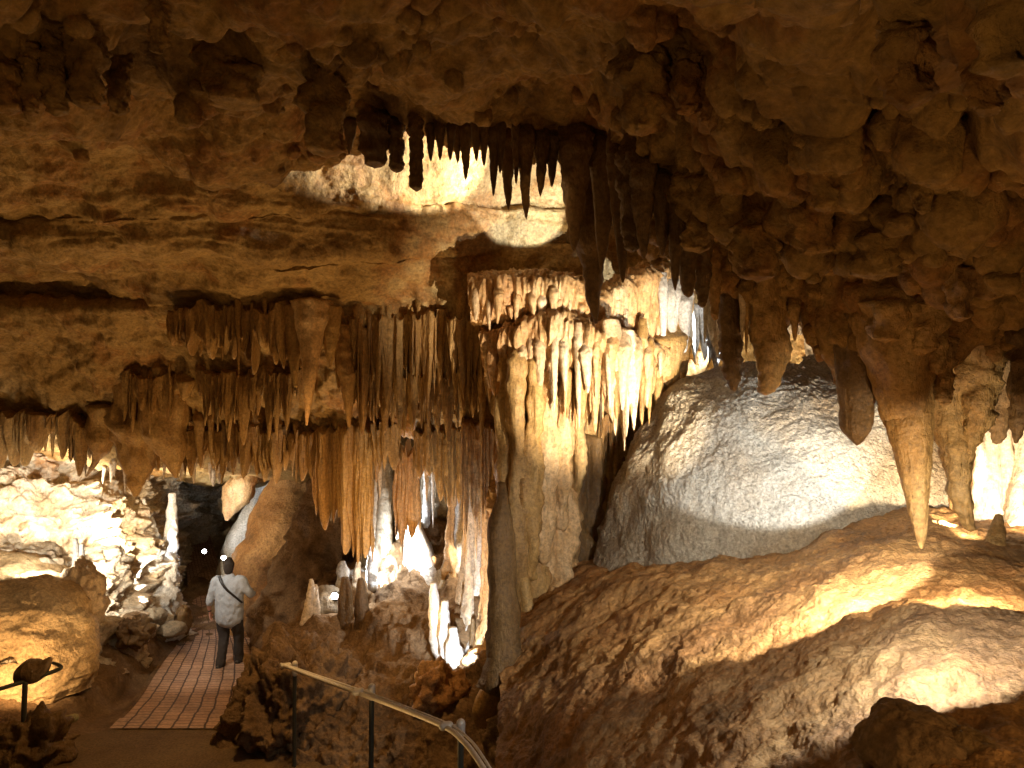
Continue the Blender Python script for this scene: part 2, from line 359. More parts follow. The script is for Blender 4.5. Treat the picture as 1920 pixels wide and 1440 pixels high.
# ------------------------------------------------------------------ slope of the middle alcove
g = [
 [(395, 1430, 8.35), (520, 1480, 7.9), (680, 1540, 7.4), (840, 1590, 6.8), (1000, 1640, 6.2), (1200, 1700, 5.6)],
 [(418, 1375, 8.75), (560, 1410, 8.3), (700, 1440, 7.9), (850, 1470, 7.3), (1000, 1500, 6.6), (1200, 1520, 6.0)],
 [(432, 1320, 9.1), (565, 1310, 8.9), (700, 1335, 8.5), (850, 1350, 8.0), (1000, 1340, 7.4), (1200, 1400, 6.6)],
 [(478, 1235, 9.9), (600, 1205, 9.9), (730, 1190, 9.7), (860, 1250, 9.0), (990, 1220, 8.5), (1180, 1260, 7.8)],
 [(520, 1190, 11.0), (660, 1118, 11.0), (770, 1058, 10.9), (880, 1075, 10.3), (1000, 1090, 9.6), (1160, 1110, 8.9)],
 [(560, 1160, 12.0), (690, 1050, 12.0), (790, 985, 11.9), (890, 990, 11.2), (1010, 1030, 10.7), (1150, 1050, 9.8)],
 [(580, 1130, 13.0), (700, 1025, 13.0), (800, 975, 12.9), (900, 965, 12.6), (1010, 980, 12), (1150, 1000, 11)],
 [(590, 1110, 14.2), (710, 1000, 14.2), (805, 950, 14.2), (905, 940, 14.2), (1015, 940, 14), (1150, 960, 14)]]
def d_slope(P, N):
    near = 1/(1+np.exp((P[:, 1]-9.2)*2)); s = P@np.array([[.8, .3, 0], [.6, -.4, 0], [0, 0, 1]])
    return ridged(s*S3(.8, 2.4, 1.5), 4, .55)*.12+fbm(P*1.2+3, 5, .55)*.25+near*(fbm(P*3.2+3, 4, .6)*.12+ridged(P*5, 3)*.03)
sheet('rock_slope', g, 300, 380, M['ground'], d_slope, 'rough brown rock slope rising behind the handrail', 'rock slope')

# ------------------------------------------------------------------ right hand mound of orange rock
g = [
 [(930, 1040, 10.0), (1080, 1000, 9.6), (1250, 990, 9.0), (1450, 985, 8.6), (1600, 900, 8.5), (1750, 900, 8.5), (1920, 900, 8.5), (2300, 900, 8)],
 [(945, 1100, 8.4), (1110, 1050, 8.0), (1250, 1030, 7.6), (1450, 1000, 7.2), (1600, 950, 7.0), (1750, 930, 6.9), (1920, 945, 6.6), (2300, 945, 6)],
 [(940, 1180, 7.3), (1110, 1120, 6.7), (1300, 1085, 6.0), (1450, 1060, 5.6), (1600, 1030, 5.2), (1750, 1005, 5.0), (1920, 1015, 4.9), (2300, 1015, 4.8)],
 [(930, 1280, 6.5), (1100, 1215, 5.7), (1300, 1172, 4.95), (1450, 1150, 4.5), (1600, 1110, 4.25), (1750, 1085, 4.0), (1920, 1090, 3.9), (2300, 1090, 3.9)],
 [(920, 1380, 5.8), (1080, 1330, 4.9), (1280, 1275, 4.15), (1450, 1265, 3.65), (1600, 1215, 3.45), (1750, 1190, 3.2), (1920, 1190, 3.1), (2300, 1190, 3.1)],
 [(905, 1500, 5.1), (1060, 1450, 4.25), (1260, 1420, 3.4), (1450, 1400, 3.0), (1600, 1370, 2.75), (1750, 1350, 2.6), (1920, 1330, 2.5), (2300, 1330, 2.5)],
 [(890, 1700, 4.3), (1050, 1660, 3.4), (1260, 1640, 2.6), (1450, 1600, 2.3), (1600, 1560, 2.15), (1750, 1540, 2.05), (1920, 1520, 2), (2300, 1520, 2)],
 [(850, 2300, 3.0), (1050, 2300, 2.2), (1260, 2300, 1.7), (1450, 2300, 1.4), (1600, 2300, 1.3), (1750, 2300, 1.2), (1920, 2300, 1.2), (2300, 2300, 1.2)]]
def d_mound(P, N):
    return fbm(P*.8+6, 2, .45)*.06+fbm(P*2.4+6, 3, .5)*.05+ridged(P*S3(1.6, 3, 2)+2, 4, .55)*.035+fbm(P*10, 4, .62)*.016+ridged(P*S3(5, 8, 5)+3, 3)*.008-.08
sheet('rock_mound', g, 420, 460, M['orange'], d_mound, 'smooth orange brown rock mound filling the lower right', 'rock slope')

# ------------------------------------------------------------------ left side wall, far passage
xs = [-700, -350, -80, 60, 150, 215, 265, 310, 345, 400, 470, 560, 700]
g = []
for y, dd in ((640, [10.8, 11.6, 12.4, 12.8, 13.4, 14, 15, 17, 19, 21, 21, 21, 21]),
              (780, [10.6, 11.4, 12.2, 12.6, 13.2, 14, 15, 17, 19, 21, 21, 21, 21]),
              (880, [10.4, 11.2, 12.0, 12.4, 13.0, 13.8, 14.8, 17, 19, 21, 21, 21, 21]),
              (950, [9.8, 10.8, 11.4, 11.9, 12.5, 13.3, 14.4, 16.5, 19, 21, 21, 21, 21]),
              (1030, [9.4, 10.2, 10.8, 11.2, 11.9, 12.7, 14.0, 16, 18.5, 20, 20.5, 21, 21]),
              (1110, [8.9, 9.6, 10.1, 10.5, 11.3, 12.2, 13.4, 15.4, 18, 19.4, 20, 20, 20]),
              (1190, [8.5, 9.1, 9.5, 9.9, 10.8, 11.8, 12.8, 14.2, 16, 18, 19, 19, 19]),
              (1280, [8.1, 8.6, 9.0, 9.4, 10.2, 11.2, 12, 13.4, 15, 17, 18, 18, 18])):
    g.append([(x, y, d) for x, d in zip(xs, dd)])
sheet('passage_wall', g, 330, 420, M['lime'],
      lambda P, N: bulbs(P*S3(2.2, 2.2, 4.0)+2)*.26+bulbs(P*S3(5.5, 5.5, 9)+2)*.12+fbm(P*S3(.9, .9, 1.6)+4, 5, .55)*.4-.15,
      'lumpy pale limestone wall beside the far end of the path', 'cave wall', mem=False)
# roof of the far passage
g = [[(x, 850+dy, d) for x in (-500, -200, 0, 200, 400, 600)] for dy, d in ((-60, 11.4), (-8, 12.6), (18, 14), (38, 16), (45, 19), (60, 22))]
sheet('passage_ceiling', g, 120, 260, M['wall'], lambda P, N: bulbs(P*2.5)*.15+fbm(P*1.4, 4)*.2, 'low rock ceiling over the far passage', 'cave ceiling')

# ------------------------------------------------------------------ ground, path
def d_ground(P, N): return fbm(P*1.1+1, 5, .55)*.16+ridged(P*4, 3)*.02
g = [
 [(-600, 1180, 8.6), (-200, 1180, 9.4), (20, 1190, 10), (170, 1185, 11.5), (260, 1160, 13), (330, 1120, 15), (400, 1060, 18), (560, 1060, 19), (800, 1060, 19)],
 [(-600, 1290, 8.2), (-200, 1290, 8.8), (20, 1260, 9.3), (150, 1240, 10.3), (250, 1195, 12), (335, 1172, 13.8), (420, 1140, 15), (600, 1140, 15), (900, 1140, 15)],
 [(-600, 1360, 8.0), (-200, 1340, 8.4), (0, 1320, 8.9), (150, 1285, 9.7), (235, 1262, 10.8), (305, 1245, 12.05), (450, 1245, 12.3), (650, 1250, 12), (900, 1250, 12)],
 [(-600, 1420, 7.9), (-200, 1400, 8.2), (0, 1372, 8.5), (110, 1345, 9.0), (190, 1335, 9.6), (262, 1310, 10.3), (450, 1310, 10.3), (650, 1310, 10.3), (900, 1310, 10.3)],
 [(-600, 1470, 7.5), (-200, 1440, 7.8), (0, 1402, 8.1), (90, 1385, 8.4), (160, 1376, 8.7), (205, 1371, 8.85), (450, 1371, 8.85), (650, 1371, 8.85), (900, 1371, 8.85)],
 [(-600, 1640, 6.2), (-200, 1640, 6.2), (0, 1640, 6.2), (90, 1640, 6.2), (160, 1640, 6.2), (205, 1640, 6.2), (450, 1640, 6.2), (650, 1640, 6.2), (900, 1640, 6.2)],
 [(-600, 2600, 2.9), (-200, 2600, 2.9), (0, 2600, 2.9), (90, 2600, 2.9), (160, 2600, 2.9), (205, 2600, 2.9), (450, 2600, 2.9), (650, 2600, 2.9), (900, 2600, 2.9)]]
def dg(P, N):
    # flat under the path, broken beside it
    k = np.clip((-5.2-P[:, 0])/1.2, 0, 1)*np.clip((P[:, 1]-8.6)/.8, 0, 1)
    return d_ground(P, N)*k-.05
sheet('ground', g, 260, 300, M['ground'], dg, 'bare brown cave earth around the path', 'ground')

def ribbon(name, L_, R_, mat, lift, label, nr=120, nc=24):
    A = cr(np.array([at(*p) for p in L_]), nr); B = cr(np.array([at(*p) for p in R_]), nr)
    t = np.linspace(0, 1, nc)[None, :, None]; G = A[:, None]*(1-t)+B[:, None]*t; G[:, :, 2] += lift
    o = mesh_obj(name, G.reshape(-1, 3), gridfaces(nr, nc), mat)
    s = np.concatenate([[0], np.cumsum(np.linalg.norm(np.diff((A+B)/2, axis=0), axis=1))])
    w = np.linalg.norm(B-A, axis=1).mean()
    U = np.stack([np.broadcast_to(s[:, None], (nr, nc)), np.broadcast_to(t[0, :, 0][None]*w, (nr, nc))], -1).reshape(-1, 2)
    uv = o.data.uv_layers.new(name='UVMap'); idx = np.empty(len(o.data.loops), np.int32); o.data.loops.foreach_get('vertex_index', idx)
    uv.data.foreach_set('uv', U[idx].astype(np.float32).ravel()); return tag(o, label, None, None, 'structure')
Lp = [(205, 1370, 8.85), (262, 1310, 10.3), (305, 1247, 12.05), (346, 1183, 14.0), (352, 1100, 16.5), (345, 1030, 19), (342, 960, 22)]
Rp = [(520, 1370, 8.85), (520, 1310, 10.3), (510, 1247, 12.05), (470, 1183, 14.0), (430, 1100, 16.5), (400, 1030, 19), (388, 960, 22)]
path = ribbon('path', Lp, Rp, M['brick'], .03, 'red brick paved path running away into the cave')
landing = ribbon('walkway', [(-700, 2600, 2.9), (-500, 1640, 6.2), (-80, 1440, 7.86), (205, 1371, 8.84)],
                 [(2000, 2600, 2.9), (1300, 1640, 6.2), (900, 1440, 7.86), (540, 1371, 8.84)], M['concrete'], .02, 'dark concrete walkway joining the brick path')

# ------------------------------------------------------------------ the big pale dome
def dome():
    nr, nc = 330, 420
    c = at(1490, 1085, 8.05); rx, ry, rz = 2.18, 1.75, 2.42
    th = np.linspace(math.pi*.96, math.pi*2.12, nc); ph = np.linspace(.03, math.pi*.56, nr)
    T, Ph = np.meshgrid(th, ph)
    sx = np.sin(Ph)**.92; q = np.cos(Ph)
    U = np.stack([sx*np.cos(T), sx*np.sin(T), q], -1).reshape(-1, 3)
    P = U*S3(rx, ry, rz)
    P[:, 0] += .12*(1-U[:, 2])*0
    k = fbm(P*.55+2, 3)*.10
    P = P*(1+k)[:, None]
    # terraced toe on the left and rippled rimstone skin
    rp = ridged(np.stack([P[:, 0]*11+fbm(P*2, 2)*2, P[:, 1]*11, P[:, 2]*3.5], 1), 3, .6)*.017+ridged(np.stack([P[:, 0]*.9, P[:, 1]*.9, P[:, 2]*3+fbm(P*1.5, 2)], 1), 2)*.022
    dp = fbm(P*26+3, 3, .6)*.010+fbm(P*3+3, 3, .5)*.03
    P = P+U*(rp+dp)[:, None]
    o = mesh_obj('flowstone_dome', P+c, gridfaces(nr, nc), M['dome']); origin_to(o, c)
    tag(o, 'huge rounded pale grey flowstone dome lit white in the right half', 'flowstone dome')
dome()
# ------------------------------------------------------------------ hand placed dripstone
def T(pts, mat, label, name='stalactite', cat='stalactite', group=None, **k):
    if name == 'stalagmite':
        b = pts[-1]; dh = hit(b[0], b[1]+2)
        if abs(dh-b[2]) < 2.6:
            s = (dh+.02+b[3]/F*b[2]*.38)/b[2]; pts = [(p[0], p[1], p[2]*s, p[3]) for p in pts]
        b = pts[-1]; pts = pts+[(b[0], b[1]+26, b[2], b[3]*1.15)]
    return tube(name, pts, M[mat], label, cat, group, **k)
def drop(x, y0, y1, d, w, mat, label, group=None, lean=0, blunt=0, root=1, **k):
    """one tapering stalactite hanging from y0 to y1 (its root buried in the rock above)"""
    h = y1-y0
    if root:
        dh = hit(x, y0)
        if dh < 60: d = dh-w/F*dh*.15
    pts = [(x, y0-h*.10-w*.5, d+w/F*d*.75, w*.7), (x, y0-2, d+w/F*d*.30, w*1.05), (x, y0+h*.12, d, w), (x+lean*.4, y0+h*.45, d, w*(.72+.25*blunt)), (x+lean*.8, y0+h*.8, d, w*(.42+.5*blunt)),
           (x+lean*.95, y0+h*.95, d, w*(.2+.6*blunt)), (x+lean, y1, d, w*(.05+.35*blunt))]
    return T(pts, mat, label, group=group, **k)

# against the bright hollow, left to right
G1 = 'dark stalactites hanging from the near ceiling lip'
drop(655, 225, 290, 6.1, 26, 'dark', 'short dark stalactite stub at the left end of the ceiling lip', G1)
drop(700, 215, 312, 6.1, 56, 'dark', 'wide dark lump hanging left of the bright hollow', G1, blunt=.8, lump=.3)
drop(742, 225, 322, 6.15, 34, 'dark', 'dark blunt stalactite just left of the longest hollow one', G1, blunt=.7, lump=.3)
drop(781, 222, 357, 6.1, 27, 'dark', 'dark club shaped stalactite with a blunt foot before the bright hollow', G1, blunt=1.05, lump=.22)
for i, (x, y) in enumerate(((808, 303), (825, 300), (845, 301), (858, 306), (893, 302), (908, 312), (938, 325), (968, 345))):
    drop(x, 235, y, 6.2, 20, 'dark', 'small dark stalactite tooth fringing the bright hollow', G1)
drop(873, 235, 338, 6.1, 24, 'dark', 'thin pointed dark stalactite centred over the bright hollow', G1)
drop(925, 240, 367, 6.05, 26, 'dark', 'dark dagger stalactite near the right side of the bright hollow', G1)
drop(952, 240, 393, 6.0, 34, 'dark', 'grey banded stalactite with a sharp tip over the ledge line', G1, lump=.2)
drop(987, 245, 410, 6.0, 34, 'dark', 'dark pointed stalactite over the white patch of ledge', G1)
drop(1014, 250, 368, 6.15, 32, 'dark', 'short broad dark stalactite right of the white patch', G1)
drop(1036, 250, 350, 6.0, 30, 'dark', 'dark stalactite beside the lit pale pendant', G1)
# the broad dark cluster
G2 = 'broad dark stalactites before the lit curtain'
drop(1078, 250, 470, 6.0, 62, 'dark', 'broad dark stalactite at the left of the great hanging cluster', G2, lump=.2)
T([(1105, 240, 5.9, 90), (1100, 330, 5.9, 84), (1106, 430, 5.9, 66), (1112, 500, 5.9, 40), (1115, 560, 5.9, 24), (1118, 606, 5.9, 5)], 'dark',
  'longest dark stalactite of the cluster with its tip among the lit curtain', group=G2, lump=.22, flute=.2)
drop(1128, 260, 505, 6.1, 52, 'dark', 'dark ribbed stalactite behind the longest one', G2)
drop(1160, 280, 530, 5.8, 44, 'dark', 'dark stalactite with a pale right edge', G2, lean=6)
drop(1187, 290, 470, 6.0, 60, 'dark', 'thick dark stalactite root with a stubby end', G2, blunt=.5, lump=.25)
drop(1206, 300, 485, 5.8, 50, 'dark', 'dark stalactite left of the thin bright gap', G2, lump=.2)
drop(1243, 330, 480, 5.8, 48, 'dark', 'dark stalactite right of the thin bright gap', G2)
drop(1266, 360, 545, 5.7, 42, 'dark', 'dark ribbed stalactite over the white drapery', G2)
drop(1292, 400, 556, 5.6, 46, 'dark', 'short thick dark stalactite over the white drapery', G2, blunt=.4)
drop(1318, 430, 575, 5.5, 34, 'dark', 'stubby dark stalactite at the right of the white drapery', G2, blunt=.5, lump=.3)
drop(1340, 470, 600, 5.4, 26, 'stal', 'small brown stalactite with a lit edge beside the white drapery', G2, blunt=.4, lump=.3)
# before the dome
T([(1370, 490, 5.0, 46), (1368, 560, 5.0, 42), (1370, 640, 5.0, 40), (1371, 690, 5.0, 36), (1374, 718, 5.0, 24), (1377, 732, 5.0, 10)], 'dark',
  'dark blunt stalactite hanging over the left shoulder of the dome', lump=.22)
T([(1440, 500, 4.9, 78), (1438, 560, 4.9, 66), (1442, 620, 4.9, 64), (1450, 662, 4.9, 60), (1446, 700, 4.9, 46), (1437, 735, 4.9, 30)], 'stal',
  'thick swollen brown stalactite hanging over the middle of the dome', lump=.22, seg=24)
drop(1399, 540, 668, 5.1, 13, 'stal', 'thin straw like stalactite between the two thick ones over the dome')
drop(1392, 530, 640, 5.4, 15, 'pale', 'thin pale stalactite glimpsed beside the dark blunt one')
drop(1490, 570, 640, 5.1, 22, 'stal', 'short pale stub beside the swollen stalactite')
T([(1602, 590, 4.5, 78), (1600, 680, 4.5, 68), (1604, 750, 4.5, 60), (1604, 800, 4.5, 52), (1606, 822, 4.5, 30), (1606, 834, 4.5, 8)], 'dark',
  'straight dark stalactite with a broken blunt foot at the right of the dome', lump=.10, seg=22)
T([(1690, 585, 4.3, 150), (1688, 660, 4.3, 128), (1694, 740, 4.3, 98), (1700, 785, 4.31, 82), (1705, 825, 4.32, 56), (1708, 850, 4.32, 20)], 'stal',
  'broad root of the great spike stalactite on the right', name='stalactite_root', cat='stalactite', lump=.15, seg=30)
T([(1704, 700, 4.32, 84), (1707, 790, 4.32, 80), (1714, 860, 4.32, 64), (1720, 930, 4.32, 42), (1726, 990, 4.32, 24), (1729, 1028, 4.32, 6)], 'stal',
  'great smooth spike stalactite reaching down to the orange mound', lump=.07, flute=.07, seg=30)
G3 = 'knobbly stalactites bunched at the right edge'
T([(1790, 560, 4.6, 90), (1790, 660, 4.6, 84), (1785, 760, 4.6, 66), (1790, 840, 4.6, 58), (1800, 910, 4.6, 42), (1808, 960, 4.6, 30), (1818, 992, 4.6, 22)], 'stal',
  'long knobbly stalactite ending in a pale lit foot near the right edge', group=G3, lump=.35, seg=26)
T([(1838, 560, 4.5, 76), (1836, 660, 4.5, 74), (1828, 740, 4.5, 70), (1822, 800, 4.5, 50), (1818, 850, 4.5, 18)], 'stal',
  'knobbly brown stalactite right of the long one with the lit foot', group=G3, lump=.4, seg=24)
T([(1880, 540, 4.7, 56), (1882, 640, 4.7, 52), (1878, 740, 4.7, 44), (1872, 800, 4.7, 34), (1868, 830, 4.7, 14)], 'honey',
  'yellowish ringed stalactite near the right edge', group=G3, lump=.35, seg=22)
T([(1930, 520, 4.2, 70), (1926, 640, 4.2, 62), (1920, 740, 4.2, 50), (1910, 800, 4.2, 24), (1905, 830, 4.2, 8)], 'dark',
  'dark stalactite cut by the right edge of the view', group=G3, lump=.35, seg=22)
for i, (x, y0, y1, w, l) in enumerate(((1758, 590, 700, 40, 'short brown stub beside the great spike'), (1800, 500, 600, 60, 'rounded nub above the long knobbly stalactite'), (1850, 470, 560, 56, 'rounded nub above the bunched stalactites'),
                            (1735, 560, 660, 66, 'bulging nub over the right half of the great spike'), (1900, 440, 540, 60, 'dark nub high near the right edge'), (1770, 640, 760, 34, 'narrow brown stalactite behind the great spike'),
                            (1855, 690, 820, 30, 'narrow lumpy stalactite inside the right bunch'), (1895, 780, 850, 22, 'small pale tipped stub by the right edge'), (1660, 560, 640, 90, 'wide nub at the root of the great spike'))):
    drop(x, y0, y1, 4.55+.05*i, w, 'stal', l, G3, blunt=.6, lump=.4, seg=20)
# nubs hanging from the dark ceiling
G0 = 'nubs on the dark ceiling'
for (x, y0, y1, d, w, l) in ((1198, 120, 250, 4.4, 92, 'reddish hanging nub in the middle of the dark ceiling'), (1290, 110, 215, 4.2, 50, 'olive hanging nub with a pointed tip on the dark ceiling'),
                       (1332, 150, 232, 4.2, 44, 'pale tipped nub on the dark ceiling'), (1362, 175, 232, 4.25, 26, 'tiny pointed nub right of the pale tipped one'),
                       (1700, 60, 200, 3.4, 90, 'smooth bulging nub high on the right ceiling'), (1850, 120, 215, 3.3, 76, 'rounded orange nub high on the right ceiling'), (1890, -40, 138, 2.9, 120, 'large yellow brown bulge in the top right corner'),
                       (1545, 300, 395, 4.0, 60, 'upper of two rounded knobs left of the dark recess'), (1520, 390, 475, 4.3, 96, 'lower and larger knob left of the dark recess'),
                       (1310, 330, 470, 5.2, 80, 'round boss above the white drapery'), (1420, 420, 525, 4.9, 80, 'round boss above the swollen stalactite'),
                       (1730, 270, 400, 4.0, 42, 'ragged nub in the dark recess at right'), (1640, 440, 520, 4.4, 100, 'rounded knob under the dark recess'),
                       (612, 140, 290, 5.7, 92, 'large tapering boss left of the bright hollow'), (160, 60, 200, 5.0, 70, 'pale angular boss in the upper left'),
                       (225, 110, 215, 5.1, 44, 'yellow brown boss beside the pale angular one'), (105, 70, 215, 4.9, 56, 'brown fluted boss in the upper left'), (60, 90, 215, 4.9, 44, 'narrow fluted boss near the left edge'),
                       (298, 10, 100, 4.2, 34, 'upright pillar like nub between two black hollows'), (440, 130, 200, 5.2, 110, 'overhanging boss above the dark pocket in the ceiling'), (12, 120, 212, 4.6, 70, 'pale boss cut by the left edge')):
    drop(x, y0, y1, d, w, 'ceil', l, G0, name='rock_boss', cat='rock boss', blunt=.75, lump=.45, flute=.05, seg=26)

# ------------------------------------------------------------------ rows of stalactites
def row(x0, x1, n, top, bot, dep, wid, mats, label, group, jx=.9, blunt=.16, jy=20, **k):
    for i in range(n):
        x = x0+(x1-x0)*(i+.5+jx*(rng.rand()-.5))/n; u = (x-x0)/(x1-x0)
        t = top(u)+rng.uniform(-jy, jy); b = bot(u); b = t+(b-t)*rng.uniform(.45, 1.08)
        w = wid*float(np.exp(rng.normal(0, .38)))
        drop(x, t, b, dep(u)+rng.uniform(-.15, .15), w, mats[rng.randint(len(mats))], label, group, lean=rng.uniform(-3, 3), blunt=blunt*rng.rand(), **k)
lin = lambda *v: (lambda u: float(np.interp(u, np.linspace(0, 1, len(v)), v)))
# high row of the left underside
row(310, 560, 9, lin(580, 578), lin(640, 690, 720, 650, 700), lin(9.1, 8.95), 11, ['stal'], 'small reddish stalactite under the long dark band of the left wall', 'small stalactites left of the yellow spike')
T([(583, 565, 8.7, 70), (584, 605, 8.7, 60), (583, 650, 8.7, 38), (580, 700, 8.7, 27), (577, 750, 8.7, 16), (574, 797, 8.7, 4)], 'honey',
  'tall yellow spike stalactite with a swollen root, left of the brown curtain', seg=22, lump=.1)
T([(548, 575, 8.8, 40), (546, 620, 8.8, 32), (551, 680, 8.8, 18), (556, 725, 8.8, 6)], 'stal', 'slim brown stalactite left of the tall yellow spike')
T([(622, 575, 8.75, 36), (621, 625, 8.75, 30), (620, 665, 8.75, 16), (619, 690, 8.75, 4)], 'stal', 'stout brown stalactite right of the tall yellow spike')
T([(640, 610, 9.0, 26), (648, 690, 9.0, 30), (653, 750, 9.0, 20), (655, 800, 9.0, 5)], 'stal', 'long brown stalactite reaching below the brown curtain')
# brown curtain
gA = 'stalactites of the wide brown curtain'
row(640, 960, 27, lin(590, 580), lin(700, 740, 700), lin(8.75, 8.45), 11, ['stal', 'stal2', 'stal'], 'brown stalactite in the upper rank of the wide brown curtain', gA)
row(650, 960, 24, lin(640, 640), lin(790, 800, 780), lin(9.0, 8.7), 11, ['stal', 'stal2'], 'brown stalactite in the lower rank of the wide brown curtain', gA)
def drapery(x0, x1, y0, y1, d, mat, label, jag=25, nfold=3.2, amp=.09, name='drapery', top=None, lean=0, hot=0, fingers=None, root=1):
    """a folded curtain of flowstone with thickness and a ragged lower edge"""
    dh = min(hit((x0+x1)/2, y0), hit(x0+6, y0), hit(x1-6, y0))
    if root and dh < d+1.2: d = dh+.03
    nf = fingers or max(4, int((x1-x0)/9)); rs = np.random.RandomState(int(x0*7+y1*3) % 99991); nc, nr = int(max(90, nf*13)), 110; A = []
    cut = np.concatenate([[0], np.sort(np.linspace(0, 1, nf+1)[1:-1]+rs.uniform(-.8, .8, nf-1)/nf), [1]])
    uu = np.linspace(0, 1, nc); k_ = np.clip(np.searchsorted(cut, uu, 'right')-1, 0, nf-1); w_ = (uu-cut[k_])/(cut[k_+1]-cut[k_])
    tri = (1-np.abs(2*w_-1)**1.6); ln = (rs.uniform(-1.6, 1.5, nf)*rs.uniform(.3, 1, nf))[k_]; tj = (rs.uniform(-1, 1, nf)[k_]*.5+pn(np.stack([uu*4, uu*0+x0*.37, uu*0+d], 1)))*18; fl_ = 1.15-0*ln
    tri = tri*(1+0*ln); jl = ln*.55
    for side in (0, 1):
        G = np.zeros((nr, nc, 3))
        for j in range(nc):
            u = j/(nc-1); x = x0+(x1-x0)*u
            e = y1+jag*jl[j]*tri[j]-jag*(1.0-tri[j])*fl_[j]-jag*.5*abs(2*u-1)**3
            t = np.linspace(0, 1, nr); G[:, j] = np.stack([(x+lean*t-CX)/F*d+0*t, d+.35*np.clip(1-t/.09, 0, 1)**2, CZ-(y0+tj[j]+(e-y0-tj[j])*t-CY)/F*d], -1)
            G[:, j, 0] += pn(np.stack([t*3+x0, np.full(nr, u*nf*.35), t*0+d], 1))*.05*t
        A.append(G)
    Fr = A[0]; P = Fr.reshape(-1, 3)
    f = (pn(P*S3(nfold*2.3, nfold*2.3, .35)+d*5)*amp*1.6+ridged(P*S3(11, 11, .8)+d, 3, .6)*amp*.75+fbm(P*S3(12, 12, 5), 3)*.02).reshape(nr, nc)
    f = f*.6+(tri[None, :]*np.linspace(.25, 1, nr)[:, None]**.5)*min(.09, (x1-x0)/F*d/nf*.55)
    u = np.linspace(-1, 1, nc)[None, :]; tt = np.linspace(0, 1, nr)[:, None]
    th = (.05+.11*(nf > 8))*np.sqrt(np.clip(1-u**2, 0, 1))*np.sqrt(np.clip(1-tt**6, 0, 1))+.004
    A[0] = Fr.copy(); A[0][:, :, 1] -= f+th; A[1][:, :, 1] -= f-th
    V = np.vstack([A[0].reshape(-1, 3), A[1].reshape(-1, 3)]); n = nr*nc
    F1 = gridfaces(nr, nc); F2 = F1[:, ::-1]+n; faces = [list(q) for q in F1]+[list(q) for q in F2]
    edge = [(r*nc, (r+1)*nc) for r in range(nr-1)]+[((r+1)*nc+nc-1, r*nc+nc-1) for r in range(nr-1)]+[(( nr-1)*nc+c, (nr-1)*nc+c+1) for c in range(nc-1)]
    for a, b in edge: faces.append([a, b, b+n, a+n])
    o = mesh_obj(name, V, faces, M[mat]); origin_to(o, at((x0+x1)/2, y0, d)); return tag(o, label, 'drapery')

for a_, b_, c_, e_, d_, m_, j_, l_ in (
    (884, 960, 545, 640, 8.2, 'honey', 45, 'leftmost fused fringe of the upper golden tier'),
    (950, 1040, 540, 625, 8.1, 'honey2', 40, 'middle fused fringe of the upper golden tier'),
    (1030, 1112, 545, 640, 8.05, 'honey', 45, 'right fused fringe of the upper left golden tier'),
    (1120, 1200, 560, 690, 8.05, 'honey2', 60, 'golden fringe below the round knob of the right tier'),
    (1190, 1262, 540, 710, 8.3, 'honey', 70, 'tall golden fringe next to the cold white drapery'),
    (905, 985, 640, 735, 8.15, 'honey', 60, 'leftmost long fringe of the lower golden tier'),
    (975, 1060, 625, 745, 8.0, 'honey2', 70, 'long golden fringe above the great column'),
    (1050, 1130, 625, 800, 7.9, 'honey', 95, 'long golden fringe left of the glaring tip'),
    (1118, 1200, 640, 790, 7.85, 'honey2', 90, 'long golden fringe around the glaring tip'),
    (1190, 1255, 650, 770, 8.1, 'honey', 70, 'right end fringe of the lower golden tier'),
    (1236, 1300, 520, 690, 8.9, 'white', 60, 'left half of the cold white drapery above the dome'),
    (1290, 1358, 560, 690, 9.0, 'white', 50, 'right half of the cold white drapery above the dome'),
    (1070, 1150, 780, 900, 8.7, 'stal', 80, 'shadowed brown fringe right of the great column'),
    (1140, 1230, 720, 860, 8.8, 'stal', 80, 'shadowed brown fringe close to the dome shoulder'),
    (628, 705, 600, 745, 8.8, 'stal', 80, 'leftmost fused fringe of the wide brown curtain'),
    (700, 780, 590, 735, 8.7, 'stal2', 80, 'second fused fringe from the left of the wide brown curtain'),
    (772, 850, 585, 760, 8.65, 'stal', 80, 'third fused fringe of the wide brown curtain'),
    (840, 915, 590, 740, 8.5, 'stal2', 80, 'right fused fringe of the wide brown curtain, touching the golden one'),
    (660, 760, 690, 815, 9.1, 'stal', 70, 'left lower fringe hanging beneath the wide brown curtain'),
    (755, 860, 700, 825, 9.0, 'stal', 70, 'middle lower fringe hanging beneath the wide brown curtain'),
    (850, 945, 690, 810, 8.8, 'stal2', 70, 'right lower fringe hanging beneath the wide brown curtain'),
    (320, 440, 580, 655, 9.1, 'stal', 40, 'short reddish fringe under the long dark band at left'),
    (430, 545, 575, 670, 9.0, 'stal2', 50, 'short tan fringe left of the tall yellow spike'),
    (230, 330, 700, 800, 10.3, 'stal', 60, 'brown fringe on the left underside above the broad lump'),
    (380, 480, 690, 800, 10.0, 'stal', 60, 'brown fringe on the left underside, middle part'),
    (470, 570, 690, 790, 9.8, 'stal2', 60, 'brown fringe on the left underside, nearest the yellow spike'),
    (0, 110, 770, 850, 11.0, 'stal', 50, 'brown fringe at the left edge over the pale wall'),
    (100, 200, 780, 855, 11.0, 'stal', 50, 'brown fringe over the pale wall, next to the left edge one'),
    (350, 450, 800, 885, 10.9, 'stal', 50, 'brown fringe over the dark end of the path'),
    (445, 560, 800, 890, 10.7, 'stal', 50, 'brown fringe over the orange flank')):
    drapery(a_, b_, c_, e_, d_, m_, l_, jag=j_, root=m_ != 'white', fingers=max(4, int((b_-a_)/12)))
